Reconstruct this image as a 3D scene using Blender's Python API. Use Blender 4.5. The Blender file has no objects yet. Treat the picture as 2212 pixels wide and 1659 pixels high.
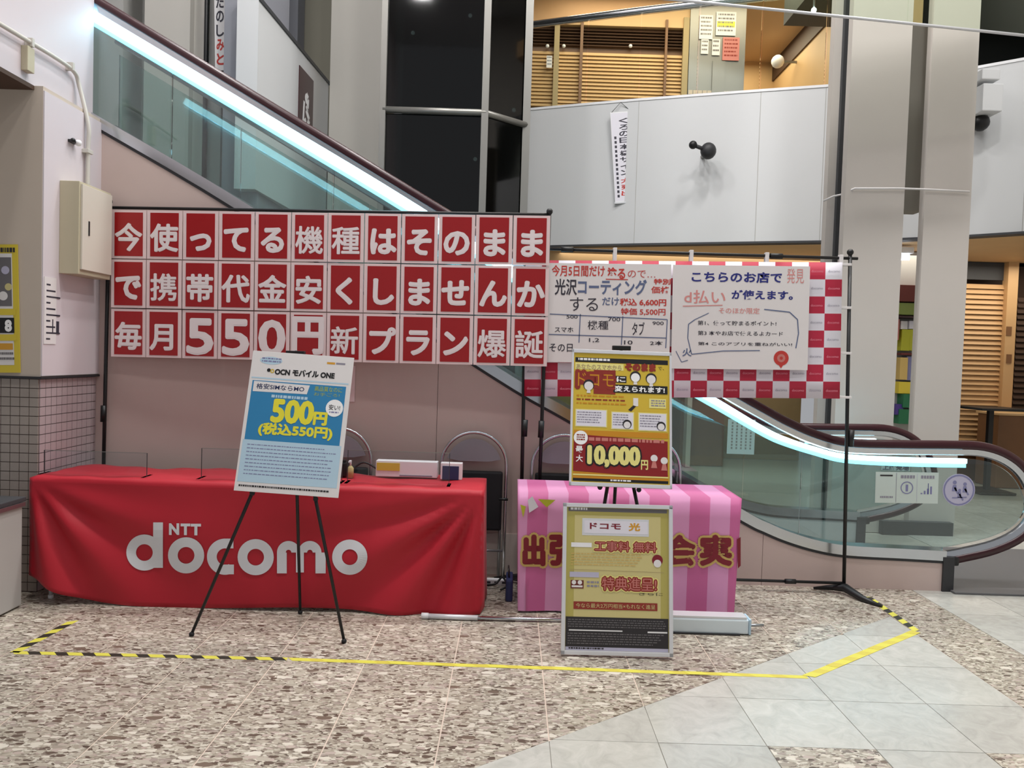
import bpy, bmesh, math, random
from mathutils import Vector, Matrix
random.seed(7)
SC = bpy.context.scene
COL = SC.collection
# ------------------------------------------------------------------ camera
F = 1661.0; PITCH = math.radians(2.0); ROLL = math.radians(1.8); EYE = Vector((0, 0, 1.5))
FW = Vector((0, math.cos(PITCH), -math.sin(PITCH)))
_u0 = Vector((0, math.sin(PITCH), math.cos(PITCH))); _r0 = Vector((1, 0, 0))
RT = _r0 * math.cos(ROLL) + _u0 * math.sin(ROLL); UP = _u0 * math.cos(ROLL) - _r0 * math.sin(ROLL)
cam = bpy.data.cameras.new('camera'); cam.sensor_width = 36; cam.lens = F / 2212 * 36; cam.clip_end = 100
camo = bpy.data.objects.new('camera', cam); COL.objects.link(camo)
camo.matrix_world = Matrix(((RT.x, UP.x, -FW.x, EYE.x), (RT.y, UP.y, -FW.y, EYE.y), (RT.z, UP.z, -FW.z, EYE.z), (0, 0, 0, 1)))
SC.camera = camo
# ------------------------------------------------------------------ light
w = bpy.data.worlds.new('world'); SC.world = w; w.use_nodes = True
w.node_tree.nodes['Background'].inputs[0].default_value = (0.93, 0.95, 1.0, 1)
w.node_tree.nodes['Background'].inputs[1].default_value = 0.37
def area(name, loc, sx, sy, power, color=(1, 1, 1), rot=(0, 0, 0)):
    l = bpy.data.lights.new(name, 'AREA'); l.shape = 'RECTANGLE'; l.size = sx; l.size_y = sy; l.energy = power; l.color = color
    o = bpy.data.objects.new(name, l); o.location = loc; o.rotation_euler = rot; COL.objects.link(o); return o
for ly, pw_ in ((0.8, 36), (3.7, 112), (6.4, 92)):
    for lx in (-2.0, 0.2, 2.4, 4.6):
        lo = area('ceiling_lamp', (lx, ly, 8.5), 0.5, 0.5, pw_, (1.0, 0.985, 0.965)); lo.data.shape = 'DISK'
area('gallery_lamp', (2.4, 11.3, 7.15), 3.6, 1.2, 80, (1.0, 0.84, 0.62))
area('gallery_lamp', (3.7, 13.6, 7.15), 1.6, 1.4, 48, (1.0, 0.84, 0.62))
area('shop_lamp', (5.9, 9.9, 2.95), 3.0, 0.8, 34, (1.0, 0.92, 0.78))
area('shop_lamp', (2.4, 10.9, 2.95), 3.6, 0.9, 26, (1.0, 0.93, 0.8))
vs = SC.view_settings; vs.view_transform = 'Standard'; vs.look = 'None'; vs.gamma = 1; vs.use_curve_mapping = False; vs.exposure = 0.0
# ------------------------------------------------------------------ helpers
def lin(c):
    return tuple((x / 12.92 if x <= 0.04045 else ((x + 0.055) / 1.055) ** 2.4) for x in c)
def rgb(h):
    return (int(h[0:2], 16) / 255, int(h[2:4], 16) / 255, int(h[4:6], 16) / 255)
MATS = {}
SHEEN = ('pink a', 'pink b')
def mat(name, h, rough=0.5, metal=0.0, emit=0.0, noise=0.0, scale=6.0, spec=0.5):
    if name in MATS: return MATS[name]
    m = bpy.data.materials.new(name); m.use_nodes = True; n = m.node_tree; b = n.nodes['Principled BSDF']
    c = lin(rgb(h)) + (1,)
    b.inputs['Base Color'].default_value = c; b.inputs['Roughness'].default_value = rough; b.inputs['Metallic'].default_value = metal
    b.inputs['Specular IOR Level'].default_value = spec
    if emit:
        b.inputs['Emission Color'].default_value = c; b.inputs['Emission Strength'].default_value = emit
    if noise:
        g = n.nodes.new('ShaderNodeNewGeometry'); t = n.nodes.new('ShaderNodeTexNoise'); t.inputs['Scale'].default_value = scale; t.inputs['Detail'].default_value = 5
        r = n.nodes.new('ShaderNodeMapRange'); r.inputs['To Min'].default_value = 1 - noise; r.inputs['To Max'].default_value = 1 + noise
        x = n.nodes.new('ShaderNodeVectorMath'); x.operation = 'SCALE'; x.inputs[0].default_value = c[:3]
        n.links.new(g.outputs['Position'], t.inputs['Vector']); n.links.new(t.outputs[0], r.inputs[0]); n.links.new(r.outputs[0], x.inputs['Scale']); n.links.new(x.outputs[0], b.inputs['Base Color'])
    if name in SHEEN or 'cloth' in name: b.inputs['Sheen Weight'].default_value = 0.08; b.inputs['Sheen Roughness'].default_value = 0.45
    MATS[name] = m; return m
def glass(name, tint, fac=0.10, rough=0.02):
    m = bpy.data.materials.new(name); m.use_nodes = True; n = m.node_tree; n.nodes.clear()
    o = n.nodes.new('ShaderNodeOutputMaterial'); mx = n.nodes.new('ShaderNodeMixShader'); t = n.nodes.new('ShaderNodeBsdfTransparent'); g = n.nodes.new('ShaderNodeBsdfGlossy')
    lw = n.nodes.new('ShaderNodeLayerWeight'); lw.inputs[0].default_value = 0.25; mm = n.nodes.new('ShaderNodeMath'); mm.operation = 'ADD'; mm.inputs[1].default_value = fac; mm.use_clamp = True
    t.inputs[0].default_value = lin(tint) + (1,); g.inputs['Roughness'].default_value = rough
    n.links.new(lw.outputs['Fresnel'], mm.inputs[0]); n.links.new(mm.outputs[0], mx.inputs[0]); n.links.new(t.outputs[0], mx.inputs[1]); n.links.new(g.outputs[0], mx.inputs[2]); n.links.new(mx.outputs[0], o.inputs[0])
    MATS[name] = m; return m
def breccia():
    m = bpy.data.materials.new('breccia stone'); m.use_nodes = True; n = m.node_tree; b = n.nodes['Principled BSDF']; L = n.links.new
    g = n.nodes.new('ShaderNodeNewGeometry')
    nz = n.nodes.new('ShaderNodeTexNoise'); nz.inputs['Scale'].default_value = 22; nz.inputs['Detail'].default_value = 3; L(g.outputs['Position'], nz.inputs['Vector'])
    sub = n.nodes.new('ShaderNodeVectorMath'); sub.operation = 'MULTIPLY_ADD'; sub.inputs[1].default_value = (0.03,) * 3; L(nz.outputs['Color'], sub.inputs[0]); st = n.nodes.new('ShaderNodeVectorMath'); st.operation = 'MULTIPLY'; st.inputs[1].default_value = (0.62, 1.25, 1.0); L(g.outputs['Position'], st.inputs[0]); L(st.outputs[0], sub.inputs[2])
    def vor(scale, stops):
        v = n.nodes.new('ShaderNodeTexVoronoi'); v.inputs['Scale'].default_value = scale; L(sub.outputs[0], v.inputs['Vector'])
        s = n.nodes.new('ShaderNodeSeparateColor'); L(v.outputs['Color'], s.inputs[0])
        r = n.nodes.new('ShaderNodeValToRGB'); r.color_ramp.interpolation = 'CONSTANT'; L(s.outputs[0], r.inputs[0])
        while len(r.color_ramp.elements) < len(stops): r.color_ramp.elements.new(0.5)
        for e, (p, h) in zip(r.color_ramp.elements, stops): e.position = p; e.color = lin(rgb(h)) + (1,)
        return v, s, r
    v1, s1, r1 = vor(105, [(0, '80746a'), (0.14, 'a49b8c'), (0.36, 'b8b1a2'), (0.60, '938a7d'), (0.74, 'cdc6b8'), (0.90, '5b4e45'), (0.95, 'b09f96')])
    v2, s2, r2 = vor(40, [(0, 'b0a798'), (0.3, 'a0938a'), (0.50, 'd4ccbe'), (0.70, '62544a'), (0.86, 'b8a99f')])
    v3, s3, r3 = vor(19, [(0, 'b6ad9f'), (0.4, 'd8d1c4'), (0.68, '75665a'), (0.86, 'a09689')])
    def chip(v, s, thr, cut, base, top):
        a = n.nodes.new('ShaderNodeMath'); a.operation = 'LESS_THAN'; a.inputs[1].default_value = thr; L(v.outputs['Distance'], a.inputs[0])
        c = n.nodes.new('ShaderNodeMath'); c.operation = 'GREATER_THAN'; c.inputs[1].default_value = cut; L(s.outputs[1], c.inputs[0])
        p = n.nodes.new('ShaderNodeMath'); p.operation = 'MULTIPLY'; L(a.outputs[0], p.inputs[0]); L(c.outputs[0], p.inputs[1])
        x = n.nodes.new('ShaderNodeMixRGB'); L(p.outputs[0], x.inputs[0]); L(base, x.inputs[1]); L(top, x.inputs[2]); return x.outputs[0]
    o = chip(v2, s2, 0.5, 0.45, r1.outputs[0], r2.outputs[0]); o = chip(v3, s3, 0.38, 0.76, o, r3.outputs[0])
    big = n.nodes.new('ShaderNodeTexNoise'); big.inputs['Scale'].default_value = 1.6; L(g.outputs['Position'], big.inputs['Vector'])
    oi = n.nodes.new('ShaderNodeObjectInfo'); ad = n.nodes.new('ShaderNodeMath'); ad.operation = 'ADD'; L(big.outputs[0], ad.inputs[0]); L(oi.outputs['Random'], ad.inputs[1])
    mr = n.nodes.new('ShaderNodeMapRange'); mr.inputs['From Max'].default_value = 2; mr.inputs['To Min'].default_value = 0.82; mr.inputs['To Max'].default_value = 1.12; L(ad.outputs[0], mr.inputs[0])
    sc = n.nodes.new('ShaderNodeVectorMath'); sc.operation = 'SCALE'; L(o, sc.inputs[0]); L(mr.outputs[0], sc.inputs['Scale']); L(sc.outputs[0], b.inputs['Base Color'])
    b.inputs['Roughness'].default_value = 0.24; b.inputs['Specular IOR Level'].default_value = 0.4
    MATS['breccia'] = m; return m
def marble():
    m = bpy.data.materials.new('pale marble'); m.use_nodes = True; n = m.node_tree; b = n.nodes['Principled BSDF']; L = n.links.new
    g = n.nodes.new('ShaderNodeNewGeometry'); t = n.nodes.new('ShaderNodeTexNoise'); t.inputs['Scale'].default_value = 9; t.inputs['Detail'].default_value = 8; t.inputs['Roughness'].default_value = 0.65; t.inputs['Distortion'].default_value = 1.5
    L(g.outputs['Position'], t.inputs['Vector'])
    r = n.nodes.new('ShaderNodeValToRGB'); L(t.outputs[0], r.inputs[0]); E = r.color_ramp.elements
    E[0].position = 0.3; E[0].color = lin(rgb('aeada6')) + (1,); E[1].position = 0.7; E[1].color = lin(rgb('c4c3bc')) + (1,)
    e = E.new(0.5); e.color = lin(rgb('bab9b2')) + (1,)
    oi = n.nodes.new('ShaderNodeObjectInfo'); mr = n.nodes.new('ShaderNodeMapRange'); mr.inputs['To Min'].default_value = 0.9; mr.inputs['To Max'].default_value = 1.08; L(oi.outputs['Random'], mr.inputs[0])
    sc = n.nodes.new('ShaderNodeVectorMath'); sc.operation = 'SCALE'; L(r.outputs[0], sc.inputs[0]); L(mr.outputs[0], sc.inputs['Scale']); L(sc.outputs[0], b.inputs['Base Color'])
    b.inputs['Roughness'].default_value = 0.27
    MATS['marble'] = m; return m
def spot(px, py, Y):
    "where the sight line through a pixel of the photograph meets the vertical plane at depth Y"
    d = FW * F + RT * (px - 1106) - UP * (py - 829.5)
    return EYE + d * (Y / d.y)
def fl(px, py, z=0.0):
    d = FW * F + RT * (px - 1106) - UP * (py - 829.5)
    return EYE + d * ((z - EYE.z) / d.z)
class MB:
    def __init__(s): s.bm = bmesh.new(); s.mi = 0; s.mats = []
    def use(s, m):
        if m not in s.mats: s.mats.append(m)
        s.mi = s.mats.index(m); return s
    def face(s, pts, smooth=False):
        try:
            f = s.bm.faces.new([s.bm.verts.new(p) for p in pts]); f.material_index = s.mi; f.smooth = smooth
        except ValueError: pass
    def box(s, a, b, bev=0.0):
        x0, y0, z0 = [min(p, q) for p, q in zip(a, b)]; x1, y1, z1 = [max(p, q) for p, q in zip(a, b)]
        v = [s.bm.verts.new(p) for p in ((x0, y0, z0), (x1, y0, z0), (x1, y1, z0), (x0, y1, z0), (x0, y0, z1), (x1, y0, z1), (x1, y1, z1), (x0, y1, z1))]
        fs = []
        for q in ((0, 3, 2, 1), (4, 5, 6, 7), (0, 1, 5, 4), (1, 2, 6, 5), (2, 3, 7, 6), (3, 0, 4, 7)):
            f = s.bm.faces.new([v[i] for i in q]); f.material_index = s.mi; fs.append(f)
        if bev:
            es = list({e for f in fs for e in f.edges}); bmesh.ops.bevel(s.bm, geom=es, offset=bev, segments=2, affect='EDGES', profile=0.6)
        return s
    def prism(s, pts, y0, y1):
        "polygon in (x, z) pulled from y0 to y1"
        A = [s.bm.verts.new((p[0], y0, p[1])) for p in pts]; B = [s.bm.verts.new((p[0], y1, p[1])) for p in pts]
        for vs_ in (A, B[::-1]):
            f = s.bm.faces.new(vs_); f.material_index = s.mi
        for i in range(len(A)):
            j = (i + 1) % len(A); f = s.bm.faces.new([A[i], B[i], B[j], A[j]]); f.material_index = s.mi
        return s
    def plan(s, pts, z0, z1):
        A = [s.bm.verts.new((p[0], p[1], z0)) for p in pts]; B = [s.bm.verts.new((p[0], p[1], z1)) for p in pts]
        for vs_ in (A[::-1], B):
            f = s.bm.faces.new(vs_); f.material_index = s.mi
        for i in range(len(A)):
            j = (i + 1) % len(A); f = s.bm.faces.new([A[i], A[j], B[j], B[i]]); f.material_index = s.mi
        return s
    def tube(s, path, r, seg=10, cap=True, closed=False):
        P = [Vector(p) for p in path]; n = len(P); rings = []
        for i, p in enumerate(P):
            a = P[(i - 1) % n] if (i or closed) else p; b = P[(i + 1) % n] if (i < n - 1 or closed) else p
            t = (b - a).normalized(); up = Vector((0, 0, 1)) if abs(t.z) < 0.93 else Vector((0, 1, 0))
            if i and abs(t.dot(last)) < 0.93: up = last
            u = t.cross(up).normalized(); v = u.cross(t).normalized(); last = v
            rr = r[i] if isinstance(r, (list, tuple)) else r
            rings.append([s.bm.verts.new(p + (u * math.cos(2 * math.pi * k / seg) + v * math.sin(2 * math.pi * k / seg)) * rr) for k in range(seg)])
        m = n if closed else n - 1
        for i in range(m):
            A, B = rings[i], rings[(i + 1) % n]
            for k in range(seg):
                f = s.bm.faces.new([A[k], A[(k + 1) % seg], B[(k + 1) % seg], B[k]]); f.smooth = True; f.material_index = s.mi
        if cap and not closed:
            for R in (rings[0], rings[-1][::-1]):
                f = s.bm.faces.new(R); f.material_index = s.mi
        return s
    def sweep(s, path, sec, taper=None):
        "path of (x, z); section of (n, y), n across the path"
        rings = []; n = len(path)
        for i in range(n):
            a = path[max(i - 1, 0)]; b = path[min(i + 1, n - 1)]; tx, tz = b[0] - a[0], b[1] - a[1]; l = math.hypot(tx, tz); nx, nz = -tz / l, tx / l; k_ = taper(path[i][0]) if taper else 1.0
            rings.append([s.bm.verts.new((path[i][0] + nx * q[0] * k_, q[1], path[i][1] + nz * q[0] * k_)) for q in sec])
        k = len(sec)
        for i in range(n - 1):
            for j in range(k):
                f = s.bm.faces.new([rings[i][j], rings[i][(j + 1) % k], rings[i + 1][(j + 1) % k], rings[i + 1][j]]); f.material_index = s.mi; f.smooth = k > 5
        for R in (rings[0], rings[-1][::-1]):
            f = s.bm.faces.new(R); f.material_index = s.mi
        return s
    def ball(s, c, r, seg=16, sc=(1, 1, 1)):
        M = Matrix.Translation(c) @ Matrix.Diagonal((sc[0], sc[1], sc[2], 1))
        g = bmesh.ops.create_uvsphere(s.bm, u_segments=seg, v_segments=seg // 2, radius=r, matrix=M)
        for v in g['verts']:
            for f in v.link_faces: f.smooth = True; f.material_index = s.mi
        return s
def obj(name, mb, m=None, parent=None, world=True, kind=None):
    me = bpy.data.meshes.new(name)
    if parent is not None and world: mb.bm.transform(parent_matrix(parent).inverted())
    bmesh.ops.recalc_face_normals(mb.bm, faces=mb.bm.faces) if not getattr(mb, 'keep', False) else None
    mb.bm.to_mesh(me); mb.bm.free()
    if mb.mats:
        for q in mb.mats: me.materials.append(MATS[q])
    elif m: me.materials.append(MATS[m] if isinstance(m, str) else m)
    o = bpy.data.objects.new(name, me); COL.objects.link(o)
    if parent is not None: o.parent = parent
    if kind: o['kind'] = kind
    return o
def parent_matrix(o):
    M = o.matrix_basis.copy(); p = o.parent
    while p: M = p.matrix_basis @ M; p = p.parent
    return M
def link(name, me, parent=None, loc=None):
    o = bpy.data.objects.new(name, me); COL.objects.link(o)
    if parent is not None: o.parent = parent
    if loc is not None: o.location = loc
    return o
def tag(o, label=None, cat=None, group=None, kind=None):
    if label: o['label'] = label
    if cat: o['category'] = cat
    if group: o['group'] = group
    if kind: o['kind'] = kind
    return o
def thing(name, label, cat, loc=(0, 0, 0), group=None, M=None):
    o = bpy.data.objects.new(name, None); COL.objects.link(o); o.empty_display_size = 0.1
    if M is not None: o.matrix_basis = M
    else: o.location = loc
    return tag(o, label, cat, group)
def box(name, a, b, m, parent=None, kind=None, bev=0.0):
    return obj(name, MB().box(a, b, bev), m, parent, kind=kind)
GL = {}
def glyphs(s, bold=0.03):
    k = (s, bold)
    if k in GL: return GL[k]
    c = bpy.data.curves.new('t', 'FONT'); c.body = s; c.offset = bold; c.resolution_u = 3
    o = bpy.data.objects.new('t', c); me = bpy.data.meshes.new_from_object(o)
    V = [(v.co.x, v.co.y) for v in me.vertices]; Fc = [tuple(p.vertices) for p in me.polygons]
    bpy.data.objects.remove(o); bpy.data.meshes.remove(me)
    xs = [v[0] for v in V]; ys = [v[1] for v in V]
    GL[k] = (V, Fc, min(xs), max(xs), min(ys), max(ys)); return GL[k]
class Print:
    "flat print on a sheet: u to the right, v down, both 0..1; local x right, y back, z up"
    def __init__(s, W, H): s.W = W; s.H = H; s.mb = MB(); s.mb.keep = True
    def P(s, u, v, l): return (u * s.W, -0.0006 * l, -v * s.H)
    def poly(s, pts, m, l=1):
        s.mb.use(m).face([s.P(u, v, l) for u, v in pts]); return s
    def rect(s, u0, v0, u1, v1, m, l=1): return s.poly([(u0, v1), (u1, v1), (u1, v0), (u0, v0)], m, l)
    def disc(s, u, v, ru, m, l=1, rv=None, n=24, ring=None):
        rv = rv or ru * s.W / s.H; s.mb.use(m)
        if ring is None: return s.poly([(u + ru * math.cos(2 * math.pi * k / n), v - rv * math.sin(2 * math.pi * k / n)) for k in range(n)], m, l)
        for k in range(n):
            a, b = 2 * math.pi * k / n, 2 * math.pi * (k + 1) / n
            s.poly([(u + ru * math.cos(a) * q, v - rv * math.sin(a) * q) for q in (1,)] + [(u + ru * math.cos(b), v - rv * math.sin(b)), (u + ru * ring * math.cos(b), v - rv * ring * math.sin(b)), (u + ru * ring * math.cos(a), v - rv * ring * math.sin(a))], m, l)
        return s
    def text(s, t, u0, v0, u1, v1, m, l=2, bold=0.03, rot=0):
        V, Fc, x0, x1, y0, y1 = glyphs(t, bold); s.mb.use(m); bm = s.mb.bm
        vs_ = []
        for x, y in V:
            a, b = (x - x0) / (x1 - x0), (y1 - y) / (y1 - y0)
            vs_.append(bm.verts.new(s.P(u0 + a * (u1 - u0), v0 + b * (v1 - v0) + rot * (a - 0.5), l)))
        for f in Fc:
            try: q = bm.faces.new([vs_[i] for i in f]); q.material_index = s.mb.mi
            except ValueError: pass
        return s
    def bold(s, t, u0, v0, u1, v1, m, l=2, r=0.01, n=8, base=0.0):
        for k in range(n):
            a = 2 * math.pi * k / n; du = r * math.cos(a); dv = r * math.sin(a) * s.W / s.H; s.text(t, u0 + du, v0 + dv, u1 + du, v1 + dv, m, l + k * 0.02, base)
        return s.text(t, u0, v0, u1, v1, m, l, base)
    def line(s, pts, wd, m, l=2):
        for (a, b), (c, d) in zip(pts[:-1], pts[1:]):
            x, z = (c - a) * s.W, (d - b) * s.H; L = math.hypot(x, z) or 1; nu, nv = -z / L * wd / 2 / s.W, x / L * wd / 2 / s.H
            s.poly([(a + nu, b + nv), (c + nu, d + nv), (c - nu, d - nv), (a - nu, b - nv)], m, l)
        return s
    def marks(s, u0, v0, u1, v1, rows, m, l=2, fill=0.45, dash=0.03):
        "rows of print too small to read"
        dv = (v1 - v0) / rows
        for r in range(rows):
            u = u0; end = u1 - random.random() * 0.15 * (u1 - u0)
            while u < end:
                d = dash * random.uniform(0.3, 1.3); s.rect(u, v0 + dv * r, min(u + d, u1), v0 + dv * (r + fill), m, l); u += d + dash * 0.25
        return s
    def done(s, name, parent, flip=True):
        o = obj(name, s.mb, None, parent, world=False); return o
def frame(TL, TR, BL):
    ux = (TR - TL); W = ux.length; ux.normalize(); uz = (TL - BL); uz -= ux * uz.dot(ux); H = uz.length; uz.normalize(); uy = uz.cross(ux)
    M = Matrix(((ux.x, uy.x, uz.x, TL.x), (ux.y, uy.y, uz.y, TL.y), (ux.z, uy.z, uz.z, TL.z), (0, 0, 0, 1)))
    return M, W, H
def smooth(pts, n=6):
    out = []
    for i in range(len(pts) - 1):
        p0 = pts[max(i - 1, 0)]; p1 = pts[i]; p2 = pts[i + 1]; p3 = pts[min(i + 2, len(pts) - 1)]
        for k in range(n):
            t = k / n
            out.append(tuple(0.5 * (2 * b + (c - a) * t + (2 * a - 5 * b + 4 * c - d) * t * t + (3 * b - a - 3 * c + d) * t ** 3) for a, b, c, d in zip(p0, p1, p2, p3)))
    out.append(tuple(pts[-1])); return out
# ------------------------------------------------------------------ materials
breccia(); marble()
mat('grout pink', 'cdbcae', 0.7); mat('slab', 'b4b2a8', 0.25, noise=0.06)
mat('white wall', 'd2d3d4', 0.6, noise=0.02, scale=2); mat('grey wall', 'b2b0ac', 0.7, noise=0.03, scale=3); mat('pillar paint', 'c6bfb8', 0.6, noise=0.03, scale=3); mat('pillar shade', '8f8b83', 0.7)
mat('cream wall', 'c8c3bb', 0.7, noise=0.05, scale=1.2); mat('lilac wall', 'd6cdd2', 0.5, noise=0.04, scale=2.5); mat('tan wall', 'c8baac', 0.7, noise=0.03); mat('blue grey', '8d8e96', 0.7)
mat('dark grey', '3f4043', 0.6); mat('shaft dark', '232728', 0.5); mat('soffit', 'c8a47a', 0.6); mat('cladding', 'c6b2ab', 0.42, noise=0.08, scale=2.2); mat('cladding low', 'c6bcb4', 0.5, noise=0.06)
mat('tan wood', 'cfab7c', 0.55, noise=0.08, scale=3); mat('pale wood', 'cfa777', 0.5, noise=0.06, scale=4); mat('dark wood', '4b3527', 0.6); mat('olive wood', 'a8946c', 0.6, noise=0.05); mat('brown wood', '7b5638', 0.5, noise=0.1)
mat('steel', 'c9ccd0', 0.22, 1.0); mat('brushed', 'a7aaae', 0.35, 0.9); mat('chrome', 'dfe2e6', 0.10, 1.0); mat('dull metal', '8f8d88', 0.4, 0.7); mat('alu', 'dfe0e4', 0.3, 0.25); mat('case white', 'dfecf2', 0.35); mat('olive wall', '8d897b', 0.7)
mat('black', '101012', 0.45); mat('black vinyl', '15151a', 0.7); mat('rubber', '1b1b1d', 0.8); mat('handrail red', '340a14', 0.28); mat('led', 'b6eeff', 0.5, emit=7.0); mat('led glow', '86e0f2', 0.5, emit=1.6)
mat('lamp', 'eaf4ff', 0.5, emit=6.0); mat('red cloth', 'b61429', 0.6, noise=0.04, scale=5); mat('white print', 'dcdde2', 0.6); mat('white', 'ececee', 0.5); mat('paper', 'e3dfde', 0.6); mat('pure', 'f6f6f6', 0.5)
mat('sign red', '9c1418', 0.3); mat('sleeve', 'e6cfcf', 0.3); mat('glyph', 'e9dfe0', 0.45)
mat('pink a', 'cc679d', 0.6); mat('pink b', 'dc97c4', 0.6); mat('gold', 'cdae66', 0.5); mat('deep red', '7d0f24', 0.5); mat('lime', 'b9b92c', 0.5)
mat('check red', 'b82140', 0.6); mat('check white', 'e2dfe8', 0.6); mat('pink text', 'e58a9d', 0.6); mat('grey text', '8b8796', 0.6)
mat('cable grey', 'c8c4bc', 0.5); mat('box cream', 'bdb49a', 0.5); mat('box door', 'd5cdc0', 0.45); mat('yellow print', 'd9c23a', 0.4); mat('tile mosaic', 'a79c94', 0.35, noise=0.08, scale=30); mat('tile lilac', 'b3a3a6', 0.35, noise=0.08, scale=30); mat('grout dark', '5f5049', 0.8)
mat('ink blue', '242a7c', 0.6); mat('ink red', 'c23a32', 0.6); mat('ink pink', 'd98f8b', 0.6); mat('ink black', '33303c', 0.6); mat('ink slate', '5d6a8c', 0.6)
mat('poster blue', '2f82b4', 0.4); mat('poster pale', 'b7d3e4', 0.4); mat('poster yellow', 'e9df3c', 0.4); mat('olive text', '9fb25c', 0.5); mat('gold yellow', 'd2b43a', 0.35); mat('amber', 'c98a1c', 0.35); mat('brown red', '8e2e22', 0.35); mat('dark red', '8a1a1c', 0.35); mat('lemon', 'e8de8a', 0.35)
mat('khaki', 'b5aa5c', 0.35, noise=0.05); mat('khaki light', 'cdc185', 0.35); mat('char', '2a2628', 0.3); mat('char light', '6a6668', 0.3); mat('orange', 'd49a2e', 0.4); mat('rose', 'c77a72', 0.4)
mat('lav', 'b9b6cc', 0.5); mat('lav dark', '7f80a8', 0.5); mat('glass text', 'c7d3cd', 0.5); mat('navy', '23305a', 0.5); mat('plate metal', '6a6a6c', 0.5, 0.3); mat('dark trim', '2c2c2f', 0.5); mat('green', '1f6b45', 0.5); mat('purple', '4a3584', 0.5); mat('maroon', '6b2f28', 0.6); mat('seat grey', '8e8c93', 0.4, 0.2)
mat('tape black', '2a2a22', 0.5); mat('tape yellow', 'd6cf52', 0.5); mat('tape ochre', 'cdbf4c', 0.5)
glass('balustrade glass', (0.90, 0.945, 0.94), 0.05); glass('clear acrylic', (0.975, 0.98, 0.985), 0.0); glass('shaft glass', (0.28, 0.30, 0.29), 0.03, 0.05); glass('rail glass', (0.97, 0.99, 0.98), -0.045)
glass('smoke glass', (0.965, 0.985, 0.957), -0.045)
# ------------------------------------------------------------------ floor
floor = box('floor', (-6, -2.0, -0.12), (8, 16, -0.006), 'slab', kind='structure')
T = 0.43; X0 = 0.19; Y0 = 2.98
def clip(poly, a, b, c):
    out = []
    for i in range(len(poly)):
        p, q = poly[i], poly[(i + 1) % len(poly)]; dp, dq = a * p[0] + b * p[1] + c, a * q[0] + b * q[1] + c
        if dp >= 0: out.append(p)
        if (dp >= 0) != (dq >= 0):
            t = dp / (dp - dq); out.append((p[0] + (q[0] - p[0]) * t, p[1] + (q[1] - p[1]) * t))
    return out
TM = {}
def tile(poly, m):
    cx = sum(p[0] for p in poly) / len(poly); cy = sum(p[1] for p in poly) / len(poly)
    key = (m, tuple((round(p[0] - cx, 4), round(p[1] - cy, 4)) for p in poly))
    if key not in TM:
        mb = MB(); g = 0.0022
        q = [((p[0] - cx) * (0.985 if m == 'breccia' else 0.992), (p[1] - cy) * (0.997 if m == 'breccia' else 0.993)) for p in poly]
        mb.plan(q, -0.02, 0.0); o = obj('tile', mb, m, floor, world=False); TM[key] = o.data
    else: o = link('tile', TM[key], floor)
    o.location = (cx, cy, 0)
# the pale band's slanted edge runs through (2.34, 4.62) and (-0.03, 2.80)
ax, ay, bx_, by_ = -0.03, 2.80, 2.34, 4.62; la, lb = (by_ - ay), -(bx_ - ax); lc = -(la * ax + lb * ay)   # positive to the lower right
for i in range(-8, 13):
    for j in range(-3, 6):
        x, y = X0 + i * T, Y0 + j * T; sq = [(x, y), (x + T, y), (x + T, y + T), (x, y + T)]
        cxx, cyy = x + T / 2, y + T / 2
        if cxx > 2.77: tile(sq, 'marble'); continue
        if cxx > 2.34 or (j < 0 and (i == 2 or cxx > 1.91)): tile(sq, 'breccia'); continue
        A = clip(sq, la, lb, lc); B = clip(sq, -la, -lb, -lc)
        def ar(p): return abs(sum(p[k][0] * p[(k + 1) % len(p)][1] - p[(k + 1) % len(p)][0] * p[k][1] for k in range(len(p)))) / 2
        if len(A) > 2 and ar(A) > 0.002: tile(A, 'marble')
        if len(B) > 2 and ar(B) > 0.002: tile(B, 'breccia')
for i in range(8, 16):
    for j in range(8, 14):
        x, y = X0 + i * T, Y0 + j * T; tile([(x, y), (x + T, y), (x + T, y + T), (x, y + T)], 'marble')
obj('grout_bed', MB().plan([(-4, 1.5), (-1.72, 1.5), (2.34, 4.62), (2.34, 1.5), (2.77, 1.5), (2.77, 6), (-4, 6)], -0.006, -0.0022), 'grout pink', floor, world=False)
obj('joint_bed', MB().plan([(-1.70, 1.5), (2.33, 1.5), (2.33, 4.60)], -0.006, -0.003), 'pillar shade', floor, world=False)
# ------------------------------------------------------------------ left bulkhead, column, outer shell
S = 'structure'
box('wall_left', (-6, -2, 3.0), (-2.86, 5.2, 8.6), 'lilac wall', kind=S)
o = box('trim_1', (-6, -2, 2.975), (-2.852, 5.2, 3.0), 'dark wood', kind=S)
box('wall_left_column', (-6, 4.56, 1.29), (-2.80, 5.24, 3.0), 'tan wall', kind=S)
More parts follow.
